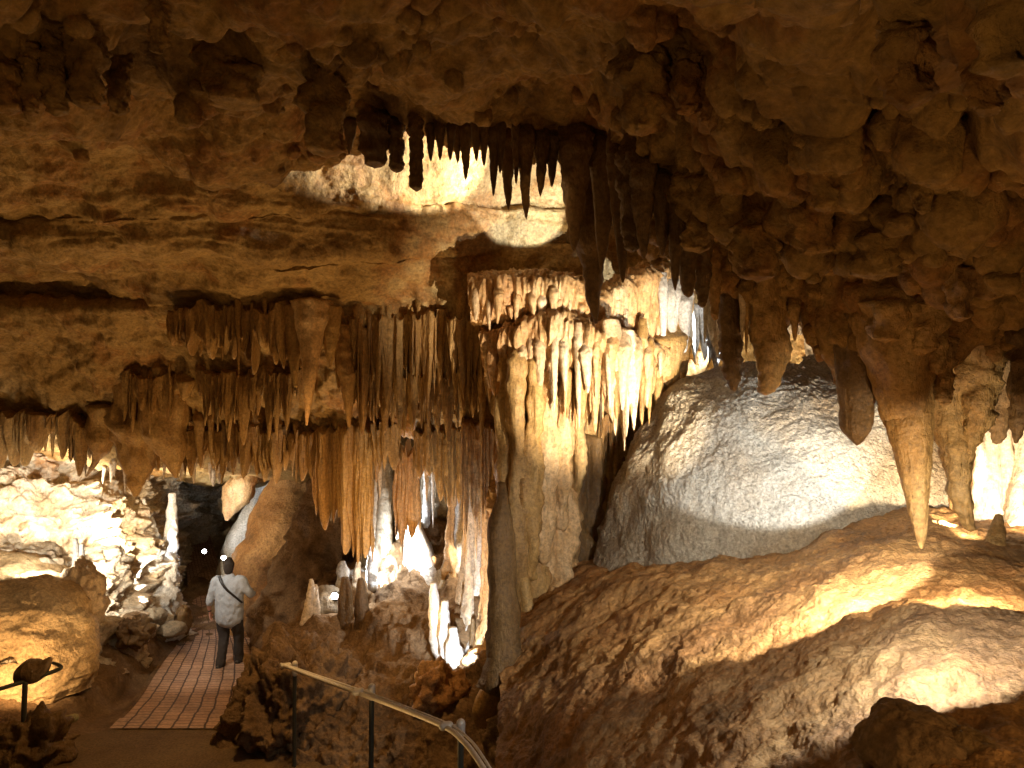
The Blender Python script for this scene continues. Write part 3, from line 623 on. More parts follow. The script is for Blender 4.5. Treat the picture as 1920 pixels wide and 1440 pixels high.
# lit flowstone curtain: three tiers
def tier(name, ptsT, ptsB, bulge, mat, label):
    """a ledge of flowstone: top edge, bottom edge (px,py,d), bulging out between"""
    n = len(ptsT); rows_ = []
    for t, o in ((0, .30), (.02, .02), (.10, -bulge*.8), (.3, -bulge), (.6, -bulge*.9), (.9, -bulge*.7), (1, -bulge*.3), (1.02, .2)):
        rows_.append([(a[0]*(1-t)+b[0]*t, a[1]*(1-t)+b[1]*t, a[2]*(1-t)+b[2]*t+o) for a, b in zip(ptsT, ptsB)])
    f = lambda P, N: np.clip(ridged(P*S3(4.5, 4.5, .5)+bulge*9, 3, .6), -1, 1)*.10+fbm(P*S3(9, 9, 3), 3)*.04+bulbs(P*6)*.03
    return sheet(name, rows_, 130, 260, M[mat], f, label, 'flowstone curtain', None)
tier('flowstone_curtain', [(878, 530, 8.5), (940, 522, 8.4), (1000, 522, 8.35), (1060, 528, 8.3), (1112, 545, 8.35)],
     [(885, 590, 8.5), (940, 596, 8.4), (1000, 585, 8.35), (1060, 592, 8.3), (1108, 590, 8.35)], .35, 'honey', 'upper left tier of the brightly lit golden flowstone')
tier('flowstone_curtain', [(1118, 560, 8.4), (1165, 530, 8.4), (1215, 505, 8.5), (1262, 515, 8.7), (1290, 560, 8.9)],
     [(1118, 600, 8.4), (1165, 620, 8.4), (1215, 640, 8.5), (1255, 660, 8.7), (1280, 665, 8.9)], .35, 'honey', 'upper right tier of the brightly lit golden flowstone')
tier('flowstone_curtain', [(905, 625, 8.6), (970, 612, 8.3), (1040, 590, 8.15), (1110, 615, 8.1), (1180, 625, 8.2), (1245, 655, 8.5)],
     [(915, 690, 8.6), (970, 700, 8.3), (1040, 690, 8.15), (1110, 700, 8.1), (1180, 700, 8.2), (1245, 700, 8.5)], .38, 'honey', 'lower tier of the brightly lit golden flowstone')
gB = 'golden stalactites of the lit flowstone'
row(882, 1108, 11, lin(560, 555), lin(640, 605, 640, 600, 625), lin(8.12, 8.0), 14, ['honey', 'honey2'], 'golden stalactite under the upper left lit tier', gB)
row(1120, 1275, 8, lin(585, 600), lin(650, 680, 700), lin(8.05, 8.4), 14, ['honey', 'honey2'], 'golden stalactite under the upper right lit tier', gB)
row(905, 1250, 20, lin(655, 650, 660), lin(740, 730, 790, 790, 760, 740), lin(8.2, 7.85, 7.8, 8.2), 16, ['honey', 'honey2'], 'golden stalactite under the lower lit tier', gB)
row(1060, 1240, 16, lin(700, 690), lin(800, 850, 780), lin(8.5, 8.6), 22, ['stal', 'honey'], 'brown stalactite behind the lower lit tier', gB)
T([(1143, 600, 7.75, 34), (1150, 680, 7.75, 44), (1146, 730, 7.75, 38), (1150, 765, 7.75, 22), (1152, 796, 7.75, 4)], 'honey2', 'broadest pale stalactite at the bottom of the lit flowstone, glaring white at its tip', seg=22)
T([(1178, 620, 7.8, 26), (1182, 700, 7.8, 30), (1184, 740, 7.8, 22), (1184, 762, 7.8, 12)], 'honey2', 'blunt lit stalactite right of the glaring white tip')
T([(1102, 630, 7.8, 34), (1105, 690, 7.8, 36), (1106, 740, 7.8, 24), (1107, 778, 7.8, 5)], 'honey', 'lit golden stalactite left of the glaring white tip')
# white drapery and darker rank beneath
gC = 'white stalactites above the dome'
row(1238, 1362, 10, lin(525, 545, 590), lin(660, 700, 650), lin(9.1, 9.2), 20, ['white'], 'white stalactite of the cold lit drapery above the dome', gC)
row(1200, 1350, 13, lin(640, 640), lin(830, 760, 690), lin(9.35, 9.5), 24, ['stal'], 'shadowed brown stalactite behind the left shoulder of the dome', 'shadowed stalactites behind the dome shoulder')
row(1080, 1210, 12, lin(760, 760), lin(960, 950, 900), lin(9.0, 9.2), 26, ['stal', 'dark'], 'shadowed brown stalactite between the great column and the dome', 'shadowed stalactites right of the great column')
row(1478, 1572, 8, lin(585, 585), lin(650, 670), lin(9.0, 9.0), 22, ['pale'], 'lit pale stalactite glimpsed over the crest of the dome', 'lit stalactites over the dome crest', root=0)
drop(1300, 640, 700, 9.2, 30, 'stal', 'thick stalactite nearest the dome shoulder')
# lower left fringe
gD = 'fringe of stalactites over the far passage'
row(0, 235, 13, lin(775, 800), lin(840, 870), lin(11.0, 11.0), 15, ['stal', 'dark'], 'small dark stalactite in the far left fringe over the lit passage', gD)
row(210, 560, 26, lin(760, 790, 800), lin(850, 905, 885, 880), lin(11.0, 10.6), 17, ['stal', 'dark'], 'brown stalactite in the fringe left of centre over the far passage', gD)
row(240, 540, 12, lin(700, 690), lin(800, 790), lin(10.3, 9.8), 15, ['stal', 'stal2'], 'brown stalactite on the left underside above the fringe', gD)
row(360, 560, 14, lin(850, 855), lin(905, 895), lin(11.6, 11.8), 9, ['honey', 'honey2'], 'tiny lit stalactite at the back of the fringe', gD)
row(180, 345, 10, lin(860, 850), lin(930, 900), lin(12.0, 12.4), 11, ['pale'], 'tiny pale stalactite glowing behind the left fringe', gD)
T([(262, 700, 10.6, 100), (255, 790, 10.6, 84), (252, 860, 10.6, 62), (252, 905, 10.6, 30), (252, 930, 10.6, 8)], 'stal', 'broad dark stalactite lump hanging before the bright left passage', lump=.3, seg=24)
T([(200, 760, 10.8, 70), (190, 830, 10.8, 44), (180, 860, 10.8, 20), (160, 893, 10.8, 5)], 'stal', 'dark stalactite with an offset tip left of the broad lump', lump=.3)
T([(325, 690, 10.4, 90), (312, 780, 10.4, 84), (318, 830, 10.4, 64), (326, 865, 10.4, 34), (330, 895, 10.4, 6)], 'stal', 'wide cone stalactite right of the broad lump', lump=.15, seg=24)
drop(160, 800, 893, 10.9, 11, 'dark', 'thin dark needle before the bright left wall')
drop(400, 880, 912, 12.5, 14, 'pale', 'small pale tooth in the dark gap over the path, left one')
drop(411, 880, 908, 12.6, 12, 'pale', 'small pale tooth in the dark gap over the path, right one')

# ------------------------------------------------------------------ columns and draperies of the middle
def col(pts, mat, label, **k):
    k.setdefault('flute', .46); k.setdefault('lump', .14); k.setdefault('seg', 40); k.setdefault('rings', 70)
    b = pts[-1]; pts = pts+[(b[0], b[1]+45, b[2], b[3])]
    return tube('dripstone_column', pts, M[mat], label, 'dripstone column', **k)  # a cave column, stalactite and stalagmite grown together
col([(988, 640, 8.3, 80), (988, 720, 8.2, 84), (986, 820, 8.15, 88), (984, 930, 8.1, 90), (978, 1020, 8.0, 96), (968, 1110, 7.9, 100), (960, 1200, 7.8, 96), (955, 1300, 7.7, 100)], 'stal',
    'great fluted brown column at the centre, from the lit flowstone to the floor', fs=5)
col([(1048, 660, 8.3, 62), (1052, 760, 8.25, 56), (1050, 860, 8.25, 58), (1045, 950, 8.2, 78), (1045, 1040, 8.2, 100), (1045, 1110, 8.1, 120)], 'honey',
    'paler fluted column joined to the right side of the great column', fs=6)
col([(1090, 820, 8.7, 60), (1095, 900, 8.7, 60), (1092, 980, 8.6, 64), (1090, 1060, 8.5, 80)], 'dark', 'dark shadowed column between the great column and the dome', fs=6)
T([(942, 905, 8.0, 16), (943, 935, 8.0, 22), (938, 965, 8.0, 38), (938, 1010, 8.0, 52), (940, 1090, 8.0, 60), (942, 1180, 7.9, 66), (940, 1260, 7.8, 80)], 'dark',
  'dark stalagmite pillar standing at the left foot of the great column', name='stalagmite', cat='stalagmite', fs=6)
drapery(592, 652, 790, 985, 9.9, 'stal', 'red brown fluted drapery left of the grey column')
drapery(640, 702, 780, 1052, 9.8, 'stal', 'longest red brown drapery with a lit right edge', hot=1)
drapery(738, 788, 830, 1010, 10.3, 'honey', 'golden backlit drapery in the middle alcove')
drapery(815, 872, 800, 940, 9.6, 'stal', 'brown drapery hanging over the grey fluted wall')
drapery(698, 752, 790, 880, 10.0, 'stal2', 'short tan drapery between the long red brown ones and the golden one')
drapery(865, 945, 790, 1000, 9.1, 'honey', 'glistening golden drapery left of the great column', jag=60)
drapery(556, 600, 800, 905, 10.4, 'stal', 'small brown drapery left of the long red brown ones')
col([(712, 830, 11.6, 40), (713, 920, 11.6, 44), (713, 1000, 11.6, 48), (712, 1050, 11.6, 56)], 'grey', 'grey shadowed column behind the long red brown drapery', fs=5)

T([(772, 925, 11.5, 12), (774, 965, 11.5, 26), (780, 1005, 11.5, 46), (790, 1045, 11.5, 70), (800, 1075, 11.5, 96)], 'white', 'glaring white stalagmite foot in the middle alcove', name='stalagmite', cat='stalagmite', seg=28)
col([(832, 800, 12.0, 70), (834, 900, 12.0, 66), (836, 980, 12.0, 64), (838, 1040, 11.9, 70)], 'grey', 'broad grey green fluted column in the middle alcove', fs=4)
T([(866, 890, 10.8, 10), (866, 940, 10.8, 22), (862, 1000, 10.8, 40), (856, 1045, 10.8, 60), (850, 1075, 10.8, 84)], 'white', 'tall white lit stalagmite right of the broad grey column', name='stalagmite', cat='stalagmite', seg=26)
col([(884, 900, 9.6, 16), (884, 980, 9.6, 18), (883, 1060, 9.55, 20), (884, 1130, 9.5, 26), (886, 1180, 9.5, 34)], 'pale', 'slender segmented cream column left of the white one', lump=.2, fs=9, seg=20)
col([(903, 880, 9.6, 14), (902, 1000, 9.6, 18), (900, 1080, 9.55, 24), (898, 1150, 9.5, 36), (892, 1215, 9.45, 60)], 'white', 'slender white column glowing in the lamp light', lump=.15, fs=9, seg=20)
col([(925, 850, 9.3, 26), (922, 950, 9.3, 26), (924, 1050, 9.25, 30), (922, 1130, 9.2, 36), (920, 1210, 9.1, 50)], 'honey', 'golden ribbed column beside the dark stalagmite pillar', lump=.15, fs=8, seg=22)
drapery(776, 822, 800, 905, 9.9, 'stal', 'short brown drapery right of the golden backlit one')
for i_, (x_, y0_, y1_, w_, d_, m_) in enumerate(((590, 870, 945, 14, 10.2, 'honey'), (603, 900, 985, 10, 10.3, 'honey2'), (706, 860, 905, 12, 10.5, 'honey'), (712, 870, 935, 10, 10.6, 'honey2'), (748, 850, 965, 12, 10.7, 'honey'), (800, 860, 940, 11, 10.6, 'honey2'), (812, 880, 990, 8, 10.8, 'white'), (870, 930, 1010, 10, 9.4, 'honey'), (893, 940, 1050, 9, 9.3, 'honey2'), (912, 940, 1030, 12, 9.2, 'honey'), (935, 860, 960, 12, 8.9, 'honey'))):
    drop(x_, y0_, y1_, d_, w_, m_, 'thin backlit stalactite among the draperies of the middle alcove', 'thin backlit stalactites in the middle alcove', root=0)
for x_, y0_, y1_, w_, d_, m_, l_ in ((846, 860, 1075, 14, 10.6, 'honey', 'slim golden column at the right edge of the broad grey one'), (874, 850, 1120, 13, 9.8, 'honey2', 'slim cream column between the white stalagmite and the segmented column'),
                                 (911, 850, 1180, 14, 9.35, 'honey', 'slim golden column right of the slender white one'), (938, 840, 930, 22, 8.9, 'honey', 'short thick golden column above the dark stalagmite pillar'),
                                 (752, 860, 1060, 12, 11.4, 'honey2', 'slim cream column left of the glaring stalagmite foot'), (800, 850, 1060, 14, 11.5, 'white', 'slim white column right of the glaring stalagmite foot'), (700, 900, 1060, 10, 10.8, 'white', 'thin white column along the longest red brown drapery')):
    col([(x_, y0_, d_, w_*1.3), (x_+2, (y0_*2+y1_)/3, d_, w_), (x_-1, (y0_+y1_*2)/3, d_, w_*1.1), (x_, y1_, d_, w_*2)], m_, l_, lump=.3, fs=9, seg=18)
for x_, y0_, y1_, w_, d_, m_, l_ in ((948, 700, 1290, 30, 7.85, 'stal', 'leftmost rib standing out on the great column'), (972, 690, 1180, 36, 7.72, 'stal2', 'second rib from the left on the great column'),
                                 (1000, 690, 1090, 34, 7.75, 'stal', 'middle rib on the great column'), (1028, 700, 1060, 32, 7.85, 'honey', 'fourth rib from the left on the great column'), (1060, 720, 1000, 32, 7.95, 'honey', 'right rib on the great column, tapering above the dark gap'), (1085, 700, 940, 28, 8.2, 'stal2', 'rib right of the great column, ending above the dome shoulder')):
    tube('dripstone_rib', [(x_+6, y0_-40, d_+.25, w_*.6), (x_+3, y0_, d_+.05, w_), (x_, (y0_*2+y1_)/3, d_, w_*1.15), (x_-4, (y0_+y1_*2)/3, d_-.05, w_*1.2), (x_-6, y1_-20, d_-.02, w_*.8), (x_-6, y1_, d_+.05, w_*.1)], M[m_], l_, 'dripstone rib', 'ribs of the great central column', flute=.4, lump=.3, fs=7, seg=20, rings=70)
# stalagmites and lamps of the slope
T([(811, 1092, 9.3, 14), (815, 1130, 9.3, 24), (819, 1180, 9.3, 30), (832, 1220, 9.2, 40), (848, 1250, 9.1, 60)], 'white', 'leaning white stalagmite with a flat top', name='stalagmite', cat='stalagmite', lump=.25, seg=22)
T([(833, 1126, 9.35, 16), (833, 1160, 9.35, 20), (836, 1210, 9.3, 28), (845, 1250, 9.2, 44)], 'white', 'shorter white stalagmite joined to the leaning one', name='stalagmite', cat='stalagmite', lump=.25)
T([(849, 1176, 9.05, 14), (850, 1200, 9.05, 26), (855, 1250, 9.0, 50)], 'white', 'squat white stalagmite stump by the column feet', name='stalagmite', cat='stalagmite', lump=.3)
T([(887, 1160, 9.0, 6), (888, 1180, 9.0, 12), (888, 1215, 9.0, 18)], 'dark', 'small dark stalagmite silhouetted on the white glare', name='stalagmite', cat='stalagmite')
T([(642, 1052, 10.9, 8), (642, 1070, 10.9, 20), (641, 1095, 10.9, 24), (640, 1120, 10.9, 34)], 'white', 'lit white stalagmite behind the lamp', name='stalagmite', cat='stalagmite', lump=.25)
T([(671, 1054, 11.2, 8), (669, 1075, 11.2, 14), (668, 1100, 11.2, 20)], 'pale', 'small pale stalagmite right of the lit white one', name='stalagmite', cat='stalagmite', lump=.25)
T([(677, 1084, 10.4, 10), (678, 1100, 10.4, 16), (679, 1130, 10.4, 24), (680, 1170, 10.4, 34)], 'dark', 'dark stalagmite right of the lamp', name='stalagmite', cat='stalagmite')
T([(647, 1082, 10.3, 12), (648, 1110, 10.3, 24), (648, 1150, 10.3, 30), (648, 1180, 10.3, 36)], 'dark', 'dark stalagmite just beside the lamp', name='stalagmite', cat='stalagmite')
T([(583, 1086, 10.6, 7), (583, 1102, 10.6, 13), (580, 1130, 10.6, 16), (577, 1160, 10.6, 26)], 'pale', 'small yellow tipped stalagmite left of the lamp', name='stalagmite', cat='stalagmite', lump=.25)
T([(592, 1096, 10.6, 6), (592, 1112, 10.6, 10), (592, 1150, 10.6, 18)], 'pale', 'tiny twin of the yellow tipped stalagmite', name='stalagmite', cat='stalagmite')
blob('boulder', 608, 1130, 10.7, 70, 60, .6, M['grey'], 'rounded grey boulder hiding the back of the lamp', 'boulder', seed=3)
blob('flowstone_mound', 748, 1092, 11.9, 200, 96, 1.5, M['white'], 'white flowstone mound glaring behind the lamp', 'flowstone mound', seed=5, rough=.3, freq=5, res=90)
blob('boulder', 820, 1072, 11.4, 100, 34, .8, M['grey'], 'brown rounded hump under the white stalagmite foot', 'boulder', seed=8, rough=.25)
blob('boulder', 822, 1300, 8.2, 100, 110, .5, M['orange'], 'jagged orange brown rock pinnacle behind the handrail', 'boulder', seed=12, rough=.45, freq=4)
blob('boulder', 905, 1240, 8.9, 70, 60, .5, M['honey'], 'golden lit rock at the foot of the columns', 'boulder', seed=14, rough=.3)

# rough rock bank beside the path
blob('rock_bank', 562, 1345, 8.9, 236, 280, 1.7, M['ground'], 'dark craggy rock bank between the path and the handrail', 'rock bank', seed=21, rough=.34, freq=7, res=150)

# diagonal flowstone flanks right of the path
tube('flowstone_flank', [(690, 640, 15.8, 150), (575, 860, 15.5, 120), (532, 980, 15.0, 126), (506, 1070, 14.6, 140), (500, 1190, 14.2, 150)], M['orange'], 'smooth orange flowstone flank slanting beside the path', 'flowstone flank', seg=80, rings=110, flute=.10, lump=.10, fs=1.6)
tube('flowstone_flank', [(740, 650, 13.8, 120), (640, 880, 13.5, 100), (615, 960, 13.4, 110), (582, 1050, 13.2, 140), (566, 1130, 13.1, 170), (560, 1240, 13.0, 190)], M['ground'], 'rough brown flowstone flank nearest the walking person', 'flowstone flank', seg=90, rings=120, flute=.16, lump=.16, fs=2.2)
tube('flowstone_flank', [(600, 700, 17.4, 60), (512, 900, 17.2, 50), (450, 1010, 17, 44), (428, 1090, 16.8, 44), (424, 1150, 16.8, 50)], M['white'], 'cold lit ribbed flank behind the orange one', 'flowstone flank', seg=50, rings=60, flute=.12, lump=.12, fs=3)
T([(470, 880, 15.4, 40), (455, 905, 15.4, 70), (448, 930, 15.4, 60), (436, 955, 15.4, 34), (428, 975, 15.4, 8)], 'honey', 'yellow bell shaped dripstone above the far lamps', seg=26, flute=.3)
T([(476, 1080, 12.9, 8), (475, 1095, 12.9, 14), (474, 1140, 12.9, 22)], 'dark', 'small dark stalagmite at the right shoulder of the person', name='stalagmite', cat='stalagmite')
T([(490, 1072, 12.9, 7), (489, 1090, 12.9, 12), (487, 1130, 12.9, 20)], 'dark', 'second dark stalagmite, nearer the brown flank', name='stalagmite', cat='stalagmite')
# far side of the passage
T([(325, 925, 14, 12), (324, 960, 14, 17), (321, 1000, 13.9, 24), (315, 1040, 13.8, 36), (300, 1085, 13.6, 60), (292, 1130, 13.4, 92), (288, 1180, 13.2, 110)], 'white', 'tall white stalagmite tower flaring at its foot beside the path', name='stalagmite', cat='stalagmite', lump=.28, seg=34, rings=70, fs=5)
T([(270, 935, 14.2, 6), (275, 958, 14.2, 10), (277, 975, 14.2, 20), (278, 1000, 14.2, 34)], 'white', 'small glaring stalagmite in the dark niche', name='stalagmite', cat='stalagmite', lump=.2)
T([(142, 1010, 10.9, 8), (143, 1035, 10.9, 12), (141, 1075, 10.9, 16)], 'white', 'left of two thin white stalagmites on the left wall', name='stalagmite', cat='stalagmite')
T([(154, 1020, 10.8, 8), (154, 1045, 10.8, 10), (153, 1080, 10.8, 14)], 'white', 'right of two thin white stalagmites on the left wall', name='stalagmite', cat='stalagmite')
g = [[(x, yt+(yb-yt)*t+o, d+e+s) for x, yt, yb, d in ((-500, 1060, 1330, 8.6), (-200, 1075, 1330, 8.9), (0, 1088, 1310, 9.2), (70, 1092, 1290, 9.35), (130, 1105, 1275, 9.5), (168, 1125, 1262, 9.75), (180, 1140, 1255, 10.1), (176, 1150, 1250, 10.7))]
     for t, o, e, s in ((0, -60, 2.2, 0), (0, -25, 1.0, 0), (.04, 0, .35, 0), (.25, 0, .02, 0), (.5, 0, -.05, 0), (.75, 0, -.1, 0), (1, 0, -.1, 0), (1, 30, -.1, 0))]
sheet('boulder', g, 160, 220, M['gold'], lambda P, N: fbm(P*1.1+3, 5, .5)*.14+ridged(P*S3(1.5, 1.5, 5), 4, .6)*.045+fbm(P*9, 3)*.012, 'broad smooth boulder face glowing golden at the left edge', 'boulder', None)
blob('boulder', 150, 1130, 10.3, 70, 130, .8, M['pale'], 'knobbly pale boulder at the right end of the left wall', 'boulder', seed=33, rough=.3, cells=.25, freq=4, res=60)
blob('boulder', 290, 1158, 12.7, 40, 46, .5, M['grey'], 'leaning grey slab at the foot of the white tower', 'boulder', seed=35, facet=.7)
blob('boulder', 252, 1165, 12.2, 46, 34, .5, M['ground'], 'brown rounded stone left of the leaning slab', 'boulder', seed=37)
blob('boulder', 345, 1160, 13.2, 26, 56, .4, M['dark'], 'dark stone standing at the path edge', 'boulder', seed=39, rough=.3)
blob('boulder', 250, 1187, 11.4, 60, 50, .5, M['dark'], 'dark rubble heap below the brown rounded stone', 'boulder', seed=41, rough=.5, freq=5)
blob('boulder', 320, 1180, 12.8, 60, 30, .5, M['grey'], 'flat grey stone beside the path kerb', 'boulder', seed=43, facet=.5)
# near rocks
blob('boulder', 1715, 1405, 2.55, 210, 170, .42, M['ground'], 'angular brown boulder hiding a lamp at the bottom right', 'boulder', seed=54, facet=.85, rough=.16, freq=4, res=80)
blob('boulder', 1815, 1440, 2.45, 130, 150, .35, M['dark'], 'darker low boulder right of the angular one', 'boulder', seed=56, facet=.7, rough=.2, freq=4, res=60)
blob('boulder', 60, 1400, 8.0, 130, 110, .6, M['dark'], 'black rubble mound under the left handrail', 'boulder', seed=58, rough=.5, freq=5)

# bird shaped rock on the left
def bird():
    o = blob('perched_rock', 58, 1258, 8.45, 62, 44, .34, M['dark'], 'bird shaped dark rock silhouetted on the glowing boulder', 'rock', seed=61, rough=.1, res=40)
    me = o.data; n = len(me.vertices); a = np.empty(n*3, np.float32); me.vertices.foreach_get('co', a); a = a.reshape(-1, 3)
    s = a[:, 0]/.19; k = np.clip((s-.35)/.6, 0, 1)
    a[:, 2] += k*k*.13; a[:, 0] += k*.05; a[:, 2] -= np.clip(-s-.3, 0, 1)*.09; a[:, 1] *= (1-.55*k)
    me.vertices.foreach_set('co', a.ravel()); me.update()
bird()

# right background: lit columns
g5 = 'lit columns at the far right'
col([(1862, 770, 6.0, 66), (1866, 850, 6.0, 58), (1866, 920, 6.0, 56), (1868, 960, 6.0, 64), (1870, 985, 6.0, 96), (1880, 1020, 5.9, 110)], 'pale', 'glowing cream column with a flaring foot near the right edge', fs=5)
col([(1915, 760, 5.9, 50), (1915, 880, 5.9, 46), (1912, 960, 5.8, 56), (1915, 1020, 5.7, 80)], 'pale', 'second glowing column cut by the right edge', fs=5, lump=.25)
col([(1800, 820, 6.6, 60), (1798, 900, 6.6, 56), (1796, 980, 6.5, 70)], 'orange', 'brown shadowed column left of the glowing one', fs=5)
T([(1872, 965, 5.3, 12), (1870, 985, 5.3, 24), (1866, 1020, 5.2, 34)], 'stal', 'brown finger stalagmite before the glowing column', name='stalagmite', cat='stalagmite')
g = [[(x, y, d) for x in (1500, 1620, 1740, 1860, 2000, 2300)] for y, d in ((400, 9.0), (600, 9.0), (750, 9.0), (850, 8.9), (950, 8.8), (1050, 8.7))]
sheet('back_wall', g, 140, 220, M['pale'], lambda P, N: ridged(P*S3(2, 2, .6), 4)*.2+fbm(P*1.3, 4)*.3, 'pale wall behind the bunched stalactites at right', 'cave wall')
# ------------------------------------------------------------------ general pipe / limb builder
def limb(pts, seg=16, n=None, cap=True):
    """pts: (x,y,z,r[,r2]) -> verts, faces, rings square to the axis, rounded ends"""
    A = np.array([list(p)+([p[3]] if len(p) == 4 else []) for p in pts], float); n = n or max(8, len(pts)*6)
    Q = cr(A, n); t = np.gradient(Q[:, :3], axis=0); t /= np.linalg.norm(t, axis=1)[:, None]+1e-9
    ref = np.array([1.0, 0, 0]) if abs(t[:, 0]).mean() < .8 else np.array([0, 1.0, 0])
    V = []; th = np.linspace(0, 2*math.pi, seg, endpoint=False)
    for q, d in zip(Q, t):
        u = ref-d*ref.dot(d); u /= np.linalg.norm(u); v = np.cross(d, u)
        V.append(q[:3]+np.cos(th)[:, None]*u*q[3]+np.sin(th)[:, None]*v*q[4])
    V = np.array(V)
    if cap:   # domed ends
        def dome_(ring, c, d, r):
            out = []
            for a in (.35, .7, .93): out.append(c+(ring-c)*math.sqrt(1-a*a)+d*r*a)
            return out
        s = dome_(V[0], Q[0, :3], -t[0], min(Q[0, 3], Q[0, 4])); e = dome_(V[-1], Q[-1, :3], t[-1], min(Q[-1, 3], Q[-1, 4]))
        V = np.concatenate([np.array(s[::-1]), V, np.array(e)])
    nr = len(V); P = V.reshape(-1, 3); Fc = [list(f) for f in gridfaces(nr, seg, True)]
    Fc.append(list(range(seg))[::-1]); Fc.append(list(range((nr-1)*seg, nr*seg)))
    return P, Fc
def merge(parts):
    V = []; Fc = []; o = 0
    for p, f in parts:
        V.append(p); Fc += [[i+o for i in q] for q in f]; o += len(p)
    return np.vstack(V), Fc
def fuse(name, parts, mat, voxel, loc, parent=None, smooth=6, noise=0, nf=14, label=None):
    V, Fc = merge(parts); me = bpy.data.meshes.new('tmp'); me.from_pydata(V.tolist(), [], Fc); me.update()
    o = bpy.data.objects.new('tmp', me); C.objects.link(o)
    r = o.modifiers.new('r', 'REMESH'); r.mode = 'VOXEL'; r.voxel_size = voxel
    s = o.modifiers.new('s', 'SMOOTH'); s.iterations = smooth; s.factor = .5
    dg = bpy.context.evaluated_depsgraph_get(); ev = o.evaluated_get(dg); m2 = bpy.data.meshes.new_from_object(ev)
    bpy.data.objects.remove(o)
    n = len(m2.vertices); a = np.empty(n*3, np.float32); m2.vertices.foreach_get('co', a); a = a.reshape(-1, 3)
    if noise:
        nn = np.empty(n*3, np.float32); m2.vertices.foreach_get('normal', nn); nn = nn.reshape(-1, 3)
        a = a+nn*(fbm(a*S3(nf, nf, nf*.8)+4, 3)*noise)[:, None].astype(np.float32)
        m2.vertices.foreach_set('co', a.ravel())
    m2.polygons.foreach_set('use_smooth', [True]*len(m2.polygons)); m2.materials.clear(); m2.materials.append(mat); m2.name = name; m2.update()
    ob = bpy.data.objects.new(name, m2); C.objects.link(ob)
    if parent is None: ob.location = Vector(loc)
    else: ob.parent = parent
    return ob

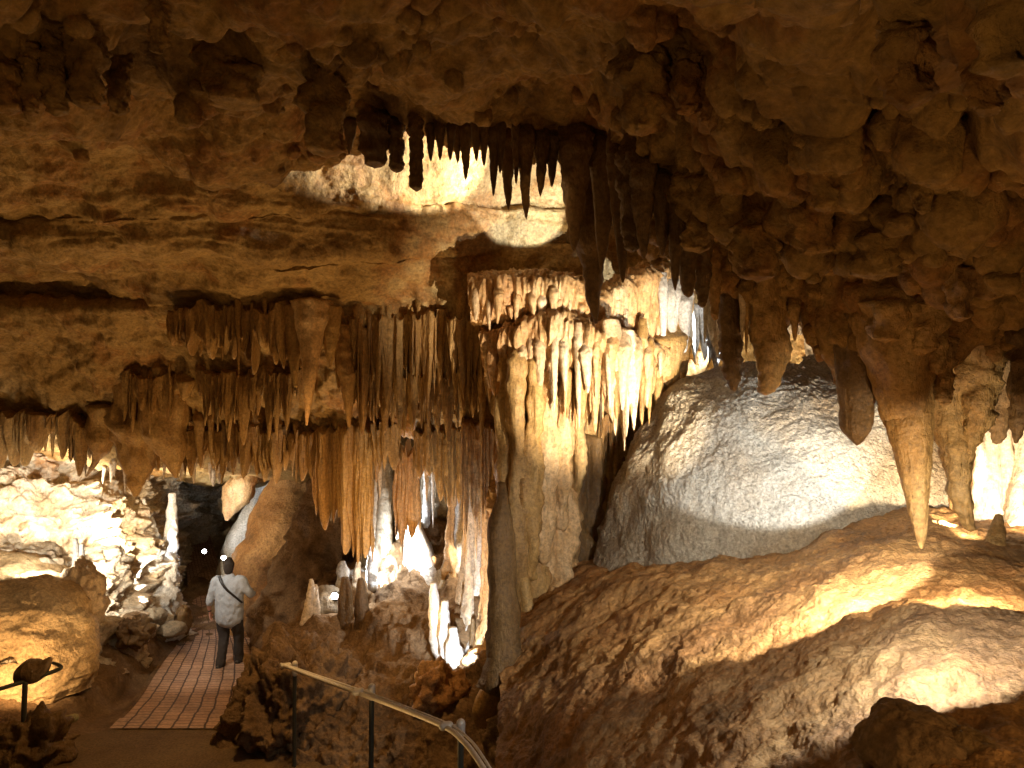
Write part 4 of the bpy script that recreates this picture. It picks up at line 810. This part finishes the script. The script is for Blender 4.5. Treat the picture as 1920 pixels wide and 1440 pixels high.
# ------------------------------------------------------------------ the walking person (back view), local metres, +y is away
def person():
    loc = at(430, 1249, 12.0); loc[2] = loc[2]
    hip = .86
    Lf, Rf = (-.10, -.14), (.12, .12)
    legs = [[(-.10, .0, .86, .105, .11), (-.105, .02, .66, .095, .10), (-.10, .03, .47, .066, .07), (-.10, -.05, .26, .056, .062), (Lf[0], Lf[1]+.0, .08, .040, .046)],
            [(.10, .0, .86, .105, .11), (.115, .04, .66, .095, .10), (.12, .08, .47, .066, .07), (.12, .09, .26, .056, .062), (Rf[0], Rf[1], .08, .040, .046)]]
    arms = [[(-.20, .0, 1.40, .058), (-.265, -.01, 1.28, .052), (-.315, -.03, 1.12, .043), (-.335, .0, .99, .034), (-.335, .03, .90, .026)],
            [(.20, .0, 1.40, .058), (.28, .0, 1.30, .052), (.335, .05, 1.17, .045), (.27, .22, 1.14, .036), (.19, .32, 1.16, .027)]]
    torso = [(0, 0, .84, .165, .12), (0, 0, .98, .175, .125), (0, 0, 1.12, .18, .125), (0, .0, 1.27, .195, .12), (0, 0, 1.39, .165, .095), (0, .01, 1.46, .08, .07)]
    head = [(-.01, .01, 1.44, .062, .062), (-.012, .02, 1.52, .058, .062), (-.015, .025, 1.60, .074, .088), (-.015, .03, 1.67, .078, .095), (-.015, .03, 1.71, .06, .078)]
    hand = []
    wx, wy, wz = -.335, .035, .885
    hand.append(limb([(wx, wy, wz, .02, .026), (wx, wy+.01, wz-.05, .016, .040), (wx+.005, wy+.015, wz-.09, .014, .040)], 12))
    for k, (oy, ln) in enumerate(((-.030, .065), (-.010, .078), (.010, .074), (.029, .058))):
        hand.append(limb([(wx+.004, wy+.014+oy, wz-.085, .0095), (wx+.010, wy+.016+oy*1.05, wz-.085-ln*.5, .009), (wx+.028, wy+.018+oy*1.05, wz-.085-ln*.85, .008)], 8, 8))
    hand.append(limb([(wx+.002, wy+.036, wz-.03, .012), (wx+.015, wy+.062, wz-.062, .0105), (wx+.026, wy+.064, wz-.092, .009)], 8, 8))
    rh = []
    wx, wy, wz = .19, .32, 1.16
    rh.append(limb([(wx, wy, wz, .026, .02), (wx-.05, wy+.02, wz, .038, .016), (wx-.085, wy+.03, wz, .038, .014)], 12))
    for oz in (-.03, -.01, .01, .029):
        rh.append(limb([(wx-.08, wy+.03, wz+oz, .0095), (wx-.115, wy+.03, wz+oz, .009), (wx-.135, wy+.012, wz+oz, .008)], 8, 8))
    rh.append(limb([(wx-.03, wy+.01, wz+.035, .012), (wx-.06, wy+.0, wz+.055, .010), (wx-.085, wy-.005, wz+.05, .009)], 8, 8))
    face = [limb([(-.015, .12, 1.615, .012), (-.015, .142, 1.60, .014)], 8, 6), limb([(-.094, .03, 1.60, .008, .02), (-.097, .025, 1.635, .008, .02)], 8, 6), limb([(.064, .03, 1.60, .008, .02), (.067, .025, 1.635, .008, .02)], 8, 6),
            limb([(-.045, .112, 1.635, .012), (-.04, .114, 1.635, .012)], 8, 6), limb([(.015, .112, 1.635, .012), (.01, .114, 1.635, .012)], 8, 6), limb([(-.035, .118, 1.56, .009), (.005, .118, 1.56, .009)], 8, 6), limb([(-.015, .085, 1.535, .03), (-.015, .10, 1.54, .026)], 8, 6)]
    feet = [limb([(Lf[0], Lf[1]-.05, .05, .034), (Lf[0]-.005, Lf[1]+.06, .04, .038, .03), (Lf[0]-.01, Lf[1]+.16, .03, .036, .022)], 10), limb([(Rf[0], Rf[1]-.05, .05, .034), (Rf[0]+.005, Rf[1]+.06, .04, .038, .03), (Rf[0]+.01, Rf[1]+.16, .03, .036, .022)], 10)]
    body = fuse('person', [limb(x) for x in legs+arms+[torso, head]]+hand+rh+face+feet, M['skin'], .008, loc, smooth=3)
    tag(body, 'person in pale grey pullover and dark trousers walking away along the brick path', 'person')
    shirt = [limb([(0, 0, .80, .222, .175), (0, 0, .90, .225, .178), (0, 0, 1.05, .225, .172), (0, 0, 1.20, .228, .16), (0, 0, 1.33, .222, .14), (0, .0, 1.43, .17, .11), (0, .01, 1.465, .085, .08)], 28, 40),
             limb([(-.15, 0, 1.41, .08), (-.205, 0, 1.40, .088), (-.235, -.01, 1.30, .078), (-.285, -.015, 1.18, .068), (-.315, -.025, 1.09, .058), (-.325, -.015, 1.04, .054)], 18, 26),
             limb([(.15, 0, 1.41, .08), (.205, 0, 1.40, .088), (.245, -.0, 1.32, .080), (.32, .03, 1.20, .07), (.33, .12, 1.16, .06), (.27, .22, 1.14, .05)], 18, 26)]
    s = fuse('pullover', shirt, M['shirt'], .012, loc, body, 5, .012, 11)
    tr = [limb([(0, 0, .93, .165, .125), (0, 0, .82, .18, .14), (0, 0, .76, .15, .12)], 24, 14),
          limb([(-.095, 0, .85, .115, .125), (-.105, .02, .66, .104, .11), (-.10, .03, .47, .086, .09), (-.10, -.04, .26, .078, .085), (Lf[0], Lf[1]+.02, .07, .074, .085)], 18, 30),
          limb([(.095, 0, .85, .115, .125), (.115, .04, .66, .104, .11), (.12, .08, .47, .086, .09), (.12, .09, .26, .078, .085), (Rf[0], Rf[1]+.01, .07, .074, .085)], 18, 30)]
    fuse('trousers', tr, M['trouser'], .012, loc, body, 4, .010, 12)
    fuse('hair', [limb([(-.015, .0, 1.565, .068, .07), (-.015, .005, 1.62, .084, .088), (-.015, .015, 1.68, .086, .096), (-.015, .02, 1.725, .062, .078)], 20, 20)], M['hair'], .01, loc, body, 2, .008, 26)
    for (fx, fy), sg in ((Lf, -1), (Rf, 1)):
        fuse('shoe', [limb([(fx, fy-.07, .045, .045, .042), (fx, fy+.02, .055, .048, .05), (fx+sg*.01, fy+.12, .042, .052, .036), (fx+sg*.015, fy+.2, .034, .045, .026)], 16, 20)], M['leather'], .01, loc, body, 2)
    # strap over the left shoulder down to the right hip
    P = []
    for i, (x, z) in enumerate(((-.13, 1.455), (-.07, 1.40), (.02, 1.31), (.11, 1.22), (.19, 1.13), (.235, 1.06))):
        yb = -.162*math.sqrt(max(0, 1-(x/.25)**2))-.012
        if z > 1.38: yb = -.150 if z < 1.43 else -.085; z += .015 if z < 1.43 else .045
        P.append((x, yb, z, .022, .007))
    v, f = limb(P, 10, 40, False); mo = bpy.data.meshes.new('bag_strap'); mo.from_pydata(v.tolist(), [], f); mo.materials.append(M['leather']); mo.update()
    ob = bpy.data.objects.new('bag_strap', mo); C.objects.link(ob); ob.parent = body
    v, f = limb([(.22, .02, 1.02, .055, .04), (.235, .02, .95, .075, .05), (.235, .02, .86, .07, .045)], 14, 14); mo = bpy.data.meshes.new('wristwatch')
    v, f = limb([(-.335, .022, .915, .031), (-.335, .026, .897, .031)], 16, 4, False); mo.from_pydata(v.tolist(), [], f); mo.materials.append(M['leather']); mo.update()
    ob = bpy.data.objects.new('wristwatch', mo); C.objects.link(ob); ob.parent = body
person()

# ------------------------------------------------------------------ handrails
def pipe(name, pts, mat, parent, seg=14, n=None):
    v, f = limb(pts, seg, n); o = mesh_obj(name, v-np.array(parent.location), f, mat); o.parent = parent; return o
def W(px, py, d, r): return (*at(px, py, d), r)
hr = empty('handrail', at(700, 1560, 5.95), 'slim grey metal handrail on posts curving down towards the camera', 'handrail')
pipe('rail', [W(527, 1246, 7.95, .018), W(590, 1270, 7.0, .018), W(668, 1298, 6.1, .018), W(750, 1328, 5.45, .018), W(832, 1362, 4.9, .018), W(865, 1386, 4.65, .018), W(893, 1420, 4.4, .018), W(925, 1475, 4.1, .018), W(960, 1560, 3.7, .018)], M['steel'], hr, 16, 90)
pipe('rail', [W(536, 1246, 7.9, .009), W(596, 1267, 7.0, .010), W(676, 1294, 6.1, .009), W(760, 1325, 5.45, .009), W(843, 1359, 4.9, .009), W(880, 1386, 4.65, .009), W(906, 1420, 4.4, .009), W(938, 1475, 4.1, .009), W(975, 1560, 3.7, .009)], M['steel'], hr, 12, 90)
for (rx, ry, kx, ky, d, foot, fd) in ((533, 1250, 553, 1245, 7.85, 1428, 7.85), (668, 1299, 697, 1289, 6.05, 1545, 6.05), (833, 1363, 864, 1357, 4.88, 1640, 4.88)):
    pipe('post', [W(kx, ky+16, d, .021), W(kx-1, (ky+foot)/2, d, .021), W(kx-1, foot+20, d, .021)], M['post'], hr, 14, 10)
    pipe('bracket', [W(rx-2, ry-1, d, .030), W(rx+9, ry-3, d, .028)], M['steel'], hr, 14, 6)
    pipe('bracket', [W(rx+4, ry, d, .022), W((rx+kx)/2, (ry+ky)/2+4, d, .02), W(kx, ky+6, d, .024)], M['steel'], hr, 12, 12)
    pipe('post_cap', [W(kx, ky+18, d, .030), W(kx, ky-1, d, .030)], M['steel'], hr, 16, 6)
hl = empty('handrail', at(45, 1372, 8.3), 'short dark handrail with one post at the left edge', 'handrail')
pipe('rail', [W(-160, 1345, 7.6, .024), W(-40, 1304, 8.0, .024), W(45, 1278, 8.3, .024), W(100, 1259, 8.5, .024), W(114, 1252, 8.55, .022), W(108, 1246, 8.6, .02), W(88, 1240, 8.7, .016)], M['post'], hl, 14, 60)
pipe('post', [W(47, 1282, 8.3, .028), W(45, 1330, 8.3, .028), W(44, 1372, 8.3, .028)], M['post'], hl, 14, 8)
v, f = limb([W(-260, 1440, 7.5, .07), W(-80, 1400, 8.0, .07), W(20, 1376, 8.35, .065), W(80, 1362, 8.6, .06), W(140, 1346, 8.95, .05)], 10, 60)
o = mesh_obj('kerb', v, f, M['kerb']); tag(o, 'faded yellow kerb strip under the left handrail', 'kerb')
v, f = limb([W(228, 1352, 9.3, .05), W(262, 1305, 10.4, .05), W(300, 1248, 12.1, .05), W(338, 1190, 13.9, .05)], 10, 60)
o = mesh_obj('kerb', v, f, M['ground']); tag(o, 'low worn stone kerb along the left side of the brick path', 'kerb')

# ------------------------------------------------------------------ lamps
def col_t(k):
    return {'warm': (1, .62, .28), 'amber': (1, .57, .20), 'soft': (1, .80, .54), 'cool': (.88, .94, 1.0), 'neutral': (1, .90, .74)}[k]
def spot(p, tgt, power, k, size, blend=.3, rad=.02):
    L = bpy.data.lights.new('cave_or_fill_spot', 'SPOT'); L.energy = power; L.color = col_t(k); L.spot_size = math.radians(size); L.spot_blend = blend; L.shadow_soft_size = rad  # serves the cave's own lamps and added fill alike
    o = bpy.data.objects.new('cave_or_fill_spot', L); C.objects.link(o); o.location = Vector(p); d = Vector(tgt)-Vector(p); o.rotation_euler = d.to_track_quat('-Z', 'Y').to_euler(); return o
def point(p, power, k, rad=.1):
    L = bpy.data.lights.new('fill_lamp', 'POINT'); L.energy = power; L.color = col_t(k); L.shadow_soft_size = rad  # point lights are only added ambient fill
    o = bpy.data.objects.new('fill_lamp', L); C.objects.link(o); o.location = Vector(p); return o
def fixture(p, tgt, label, r=.05, lens='lens'):
    e = empty('floodlight', p, label, 'floodlight', 'small floodlights in the cave')
    d = Vector(tgt)-Vector(p); d.normalize(); p = Vector(p)
    a = p-d*.13
    pipe('housing', [(*a, r*.5), (*(a+d*.03), r*.9), (*(p-d*.012), r)], M['housing'], e, 18, 10)
    pipe('lens', [(*(p-d*.006), r*.86), (*(p+d*.004), r*.86)], M[lens], e, 18, 4)
    pipe('bracket', [(*(a+d*.05), .012), (*(a+d*.05-Vector((0, 0, r*2.2))), .012)], M['housing'], e, 8, 5)

# soft ambient: added warm fill lights, not fixtures of the tour path
def up(px, py, d, tx, ty, td, e, k='amber', size=150, rad=.25):
    return spot(at(px, py, d), at(tx, ty, td), e, k, size, 1.0, rad)
def on(px, py, lift=.12, back=.0):
    """a lamp position just above the rock seen at px,py"""
    p = at(px, py, min(hit(px, py), 30)-back); p[2] += lift; return p
point((-1.2, -.3, CZ-.7), 56, 'amber', .3)
point((2.0, 1.4, CZ-.7), 26, 'amber', .15)
up(560, 1500, 5.2, 620, 300, 5.0, 70)
up(60, 1500, 5.6, 100, 100, 4.5, 50)
up(330, 1330, 9.2, 330, 600, 10, 200)
up(760, 1270, 8.6, 760, 700, 9, 300)
# added downward fill wash on the walkway, the slope and the person
spot(at(560, 640, 7.4), at(520, 1330, 8.6), 380, 'amber', 110, 1, .3)
spot(at(1000, 330, 5.2), at(1150, 1350, 5.0), 14, 'amber', 120, 1, .3)
spot(at(250, 900, 10.2), at(420, 1200, 12.0), 170, 'neutral', 60, 1, .1)
spot(at(330, 1000, 11.0), at(410, 1110, 12.0), 22, 'cool', 40, .6, .05)
# bright hollow behind the lip
spot(at(1075, 385, 8.4), at(860, 300, 8.3), 900, 'neutral', 50, .35)
spot(at(1120, 440, 8.3), at(1000, 380, 8.9), 220, 'cool', 60, .2)
# golden flowstone
spot(at(1400, 985, 5.3), at(1090, 660, 8.2), 1300, 'soft', 52, .7, .015)
spot(at(1470, 665, 9.0), at(1300, 610, 9.3), 600, 'cool', 70, .3, .015)
# dome
spot(at(1620, 985, 5.1), at(1450, 790, 6.6), 300, 'cool', 74, .18, .012)
spot(at(1800, 985, 5.5), at(1650, 810, 6.9), 220, 'soft', 80, .15, .012)
# over the crest
spot(at(1540, 800, 9.6), at(1520, 600, 9.6), 200, 'soft', 90, .5)
# mound
spot(on(1600, 1170, .55), on(1510, 1125), 300, 'neutral', 92, .25, .01)
spot(on(1840, 1140, .2), on(1740, 1080), 60, 'soft', 120, .3, .01)
spot(on(1720, 1320, .42, .03), on(1690, 1255), 75, 'cool', 118, .3, .01)
# right bunch
spot(at(1500, 640, 3.9), at(1560, 1120, 4.2), 14, 'amber', 120, 1, .2)  # added amber fill over the orange mound
spot(at(1960, 1000, 5.2), at(1880, 880, 6.0), 90, 'soft', 80, .4)
spot(at(1800, 1000, 5.3), at(1870, 900, 5.9), 50, 'soft', 80, .4)
spot(at(1660, 900, 7.6), at(1620, 700, 8.6), 250, 'soft', 90, .4)
# left passage
spot(at(140, 950, 11.2), at(110, 900, 13), 190, 'neutral', 165, .5, .05)
spot(at(-60, 960, 10.4), at(-60, 960, 12), 130, 'soft', 165, .5, .05)
spot(at(70, 1060, 9.9), at(60, 1030, 11.5), 90, 'neutral', 165, .5, .05)
spot(at(200, 1090, 11.2), at(180, 1000, 12.8), 160, 'neutral', 150, .5, .05)
spot(at(262, 1140, 12.6), at(318, 980, 14.0), 500, 'cool', 60, .4)
spot(at(230, 1010, 12.0), at(240, 930, 14), 350, 'soft', 120, .5)
spot(at(10, 1290, 8.6), at(60, 1180, 9.5), 60, 'warm', 150, .4)
spot(at(1850, 900, 1.9), at(1720, 1420, 2.5), 4, 'amber', 60, 1, .1)  # added fill on the front of the bottom right boulders
spot(at(765, 940, 10.6), on(735, 1085, .0), 260, 'cool', 70, .6, .03)  # added from above to brighten the alcove slope
spot(at(905, 1010, 10.3), on(860, 1090, .1), 60, 'neutral', 110, .6, .03)
spot(at(120, 930, 7.6), at(30, 1160, 9.2), 55, 'soft', 50, 1, .1)  # added soft fill that lightens the golden boulder from above
# far lamps
for (x, y, d, tx, ty, td, e, lab) in ((383, 1034, 15.6, 330, 1080, 13, 10, 'left of the two small floodlights glaring beyond the person'), (419, 1046, 15.2, 455, 960, 16.2, 160, 'right of the two small floodlights glaring beyond the person')):
    p = at(x, y, d); t = at(tx, ty, td); fixture(p, at(x+5, y-8, d-1), lab, .055)
    dd = (t-p)/np.linalg.norm(t-p); spot(p+dd*.05, t, e, 'cool', 110, .4, .03)
spot(at(470, 1010, 13.4), at(518, 1000, 14.6), 16, 'soft', 90, .6)
# alcove
p = at(628, 1118, 10.55); fixture(p, at(560, 1080, 8), 'small floodlight glaring between stalagmites on the alcove slope', .07)
spot(on(672, 1120, .30), on(770, 1050, .1), 330, 'cool', 120, .4, .03)
spot(at(640, 960, 11.4), on(760, 1100, .1), 160, 'soft', 70, .6, .05)
spot(on(800, 1080, .12), at(760, 960, 12), 70, 'soft', 120, .5)
spot(on(868, 1262, .12, .1), at(885, 1100, 9.5), 110, 'cool', 120, .4)
spot(on(690, 1110, .3), at(670, 900, 9.9), 150, 'warm', 90, .5)
spot(on(900, 1080, .3), at(900, 930, 9.2), 90, 'warm', 100, .5)

# ------------------------------------------------------------------ world, camera, output
w = bpy.data.worlds.new('World'); bpy.context.scene.world = w; w.use_nodes = True
bg = w.node_tree.nodes['Background']; bg.inputs[0].default_value = (.9, .55, .25, 1); bg.inputs[1].default_value = .02
cam = bpy.data.cameras.new('camera'); co = bpy.data.objects.new('camera', cam); C.objects.link(co)
co.location = (0, 0, CZ); co.rotation_euler = (math.pi/2, 0, 0)
cam.sensor_width = 36; cam.lens = 36*F/1920; cam.clip_start = .05; cam.clip_end = 200
sc = bpy.context.scene; sc.camera = co
sc.view_settings.view_transform = 'Standard'; sc.view_settings.look = 'None'; sc.view_settings.exposure = 0; sc.view_settings.gamma = 1
sc.render.engine = 'CYCLES'; sc.cycles.max_bounces = 6; sc.cycles.diffuse_bounces = 4; sc.cycles.glossy_bounces = 2
sc.cycles.use_denoising = True; sc.cycles.sample_clamp_indirect = 4; sc.cycles.caustics_reflective = False; sc.cycles.caustics_refractive = False
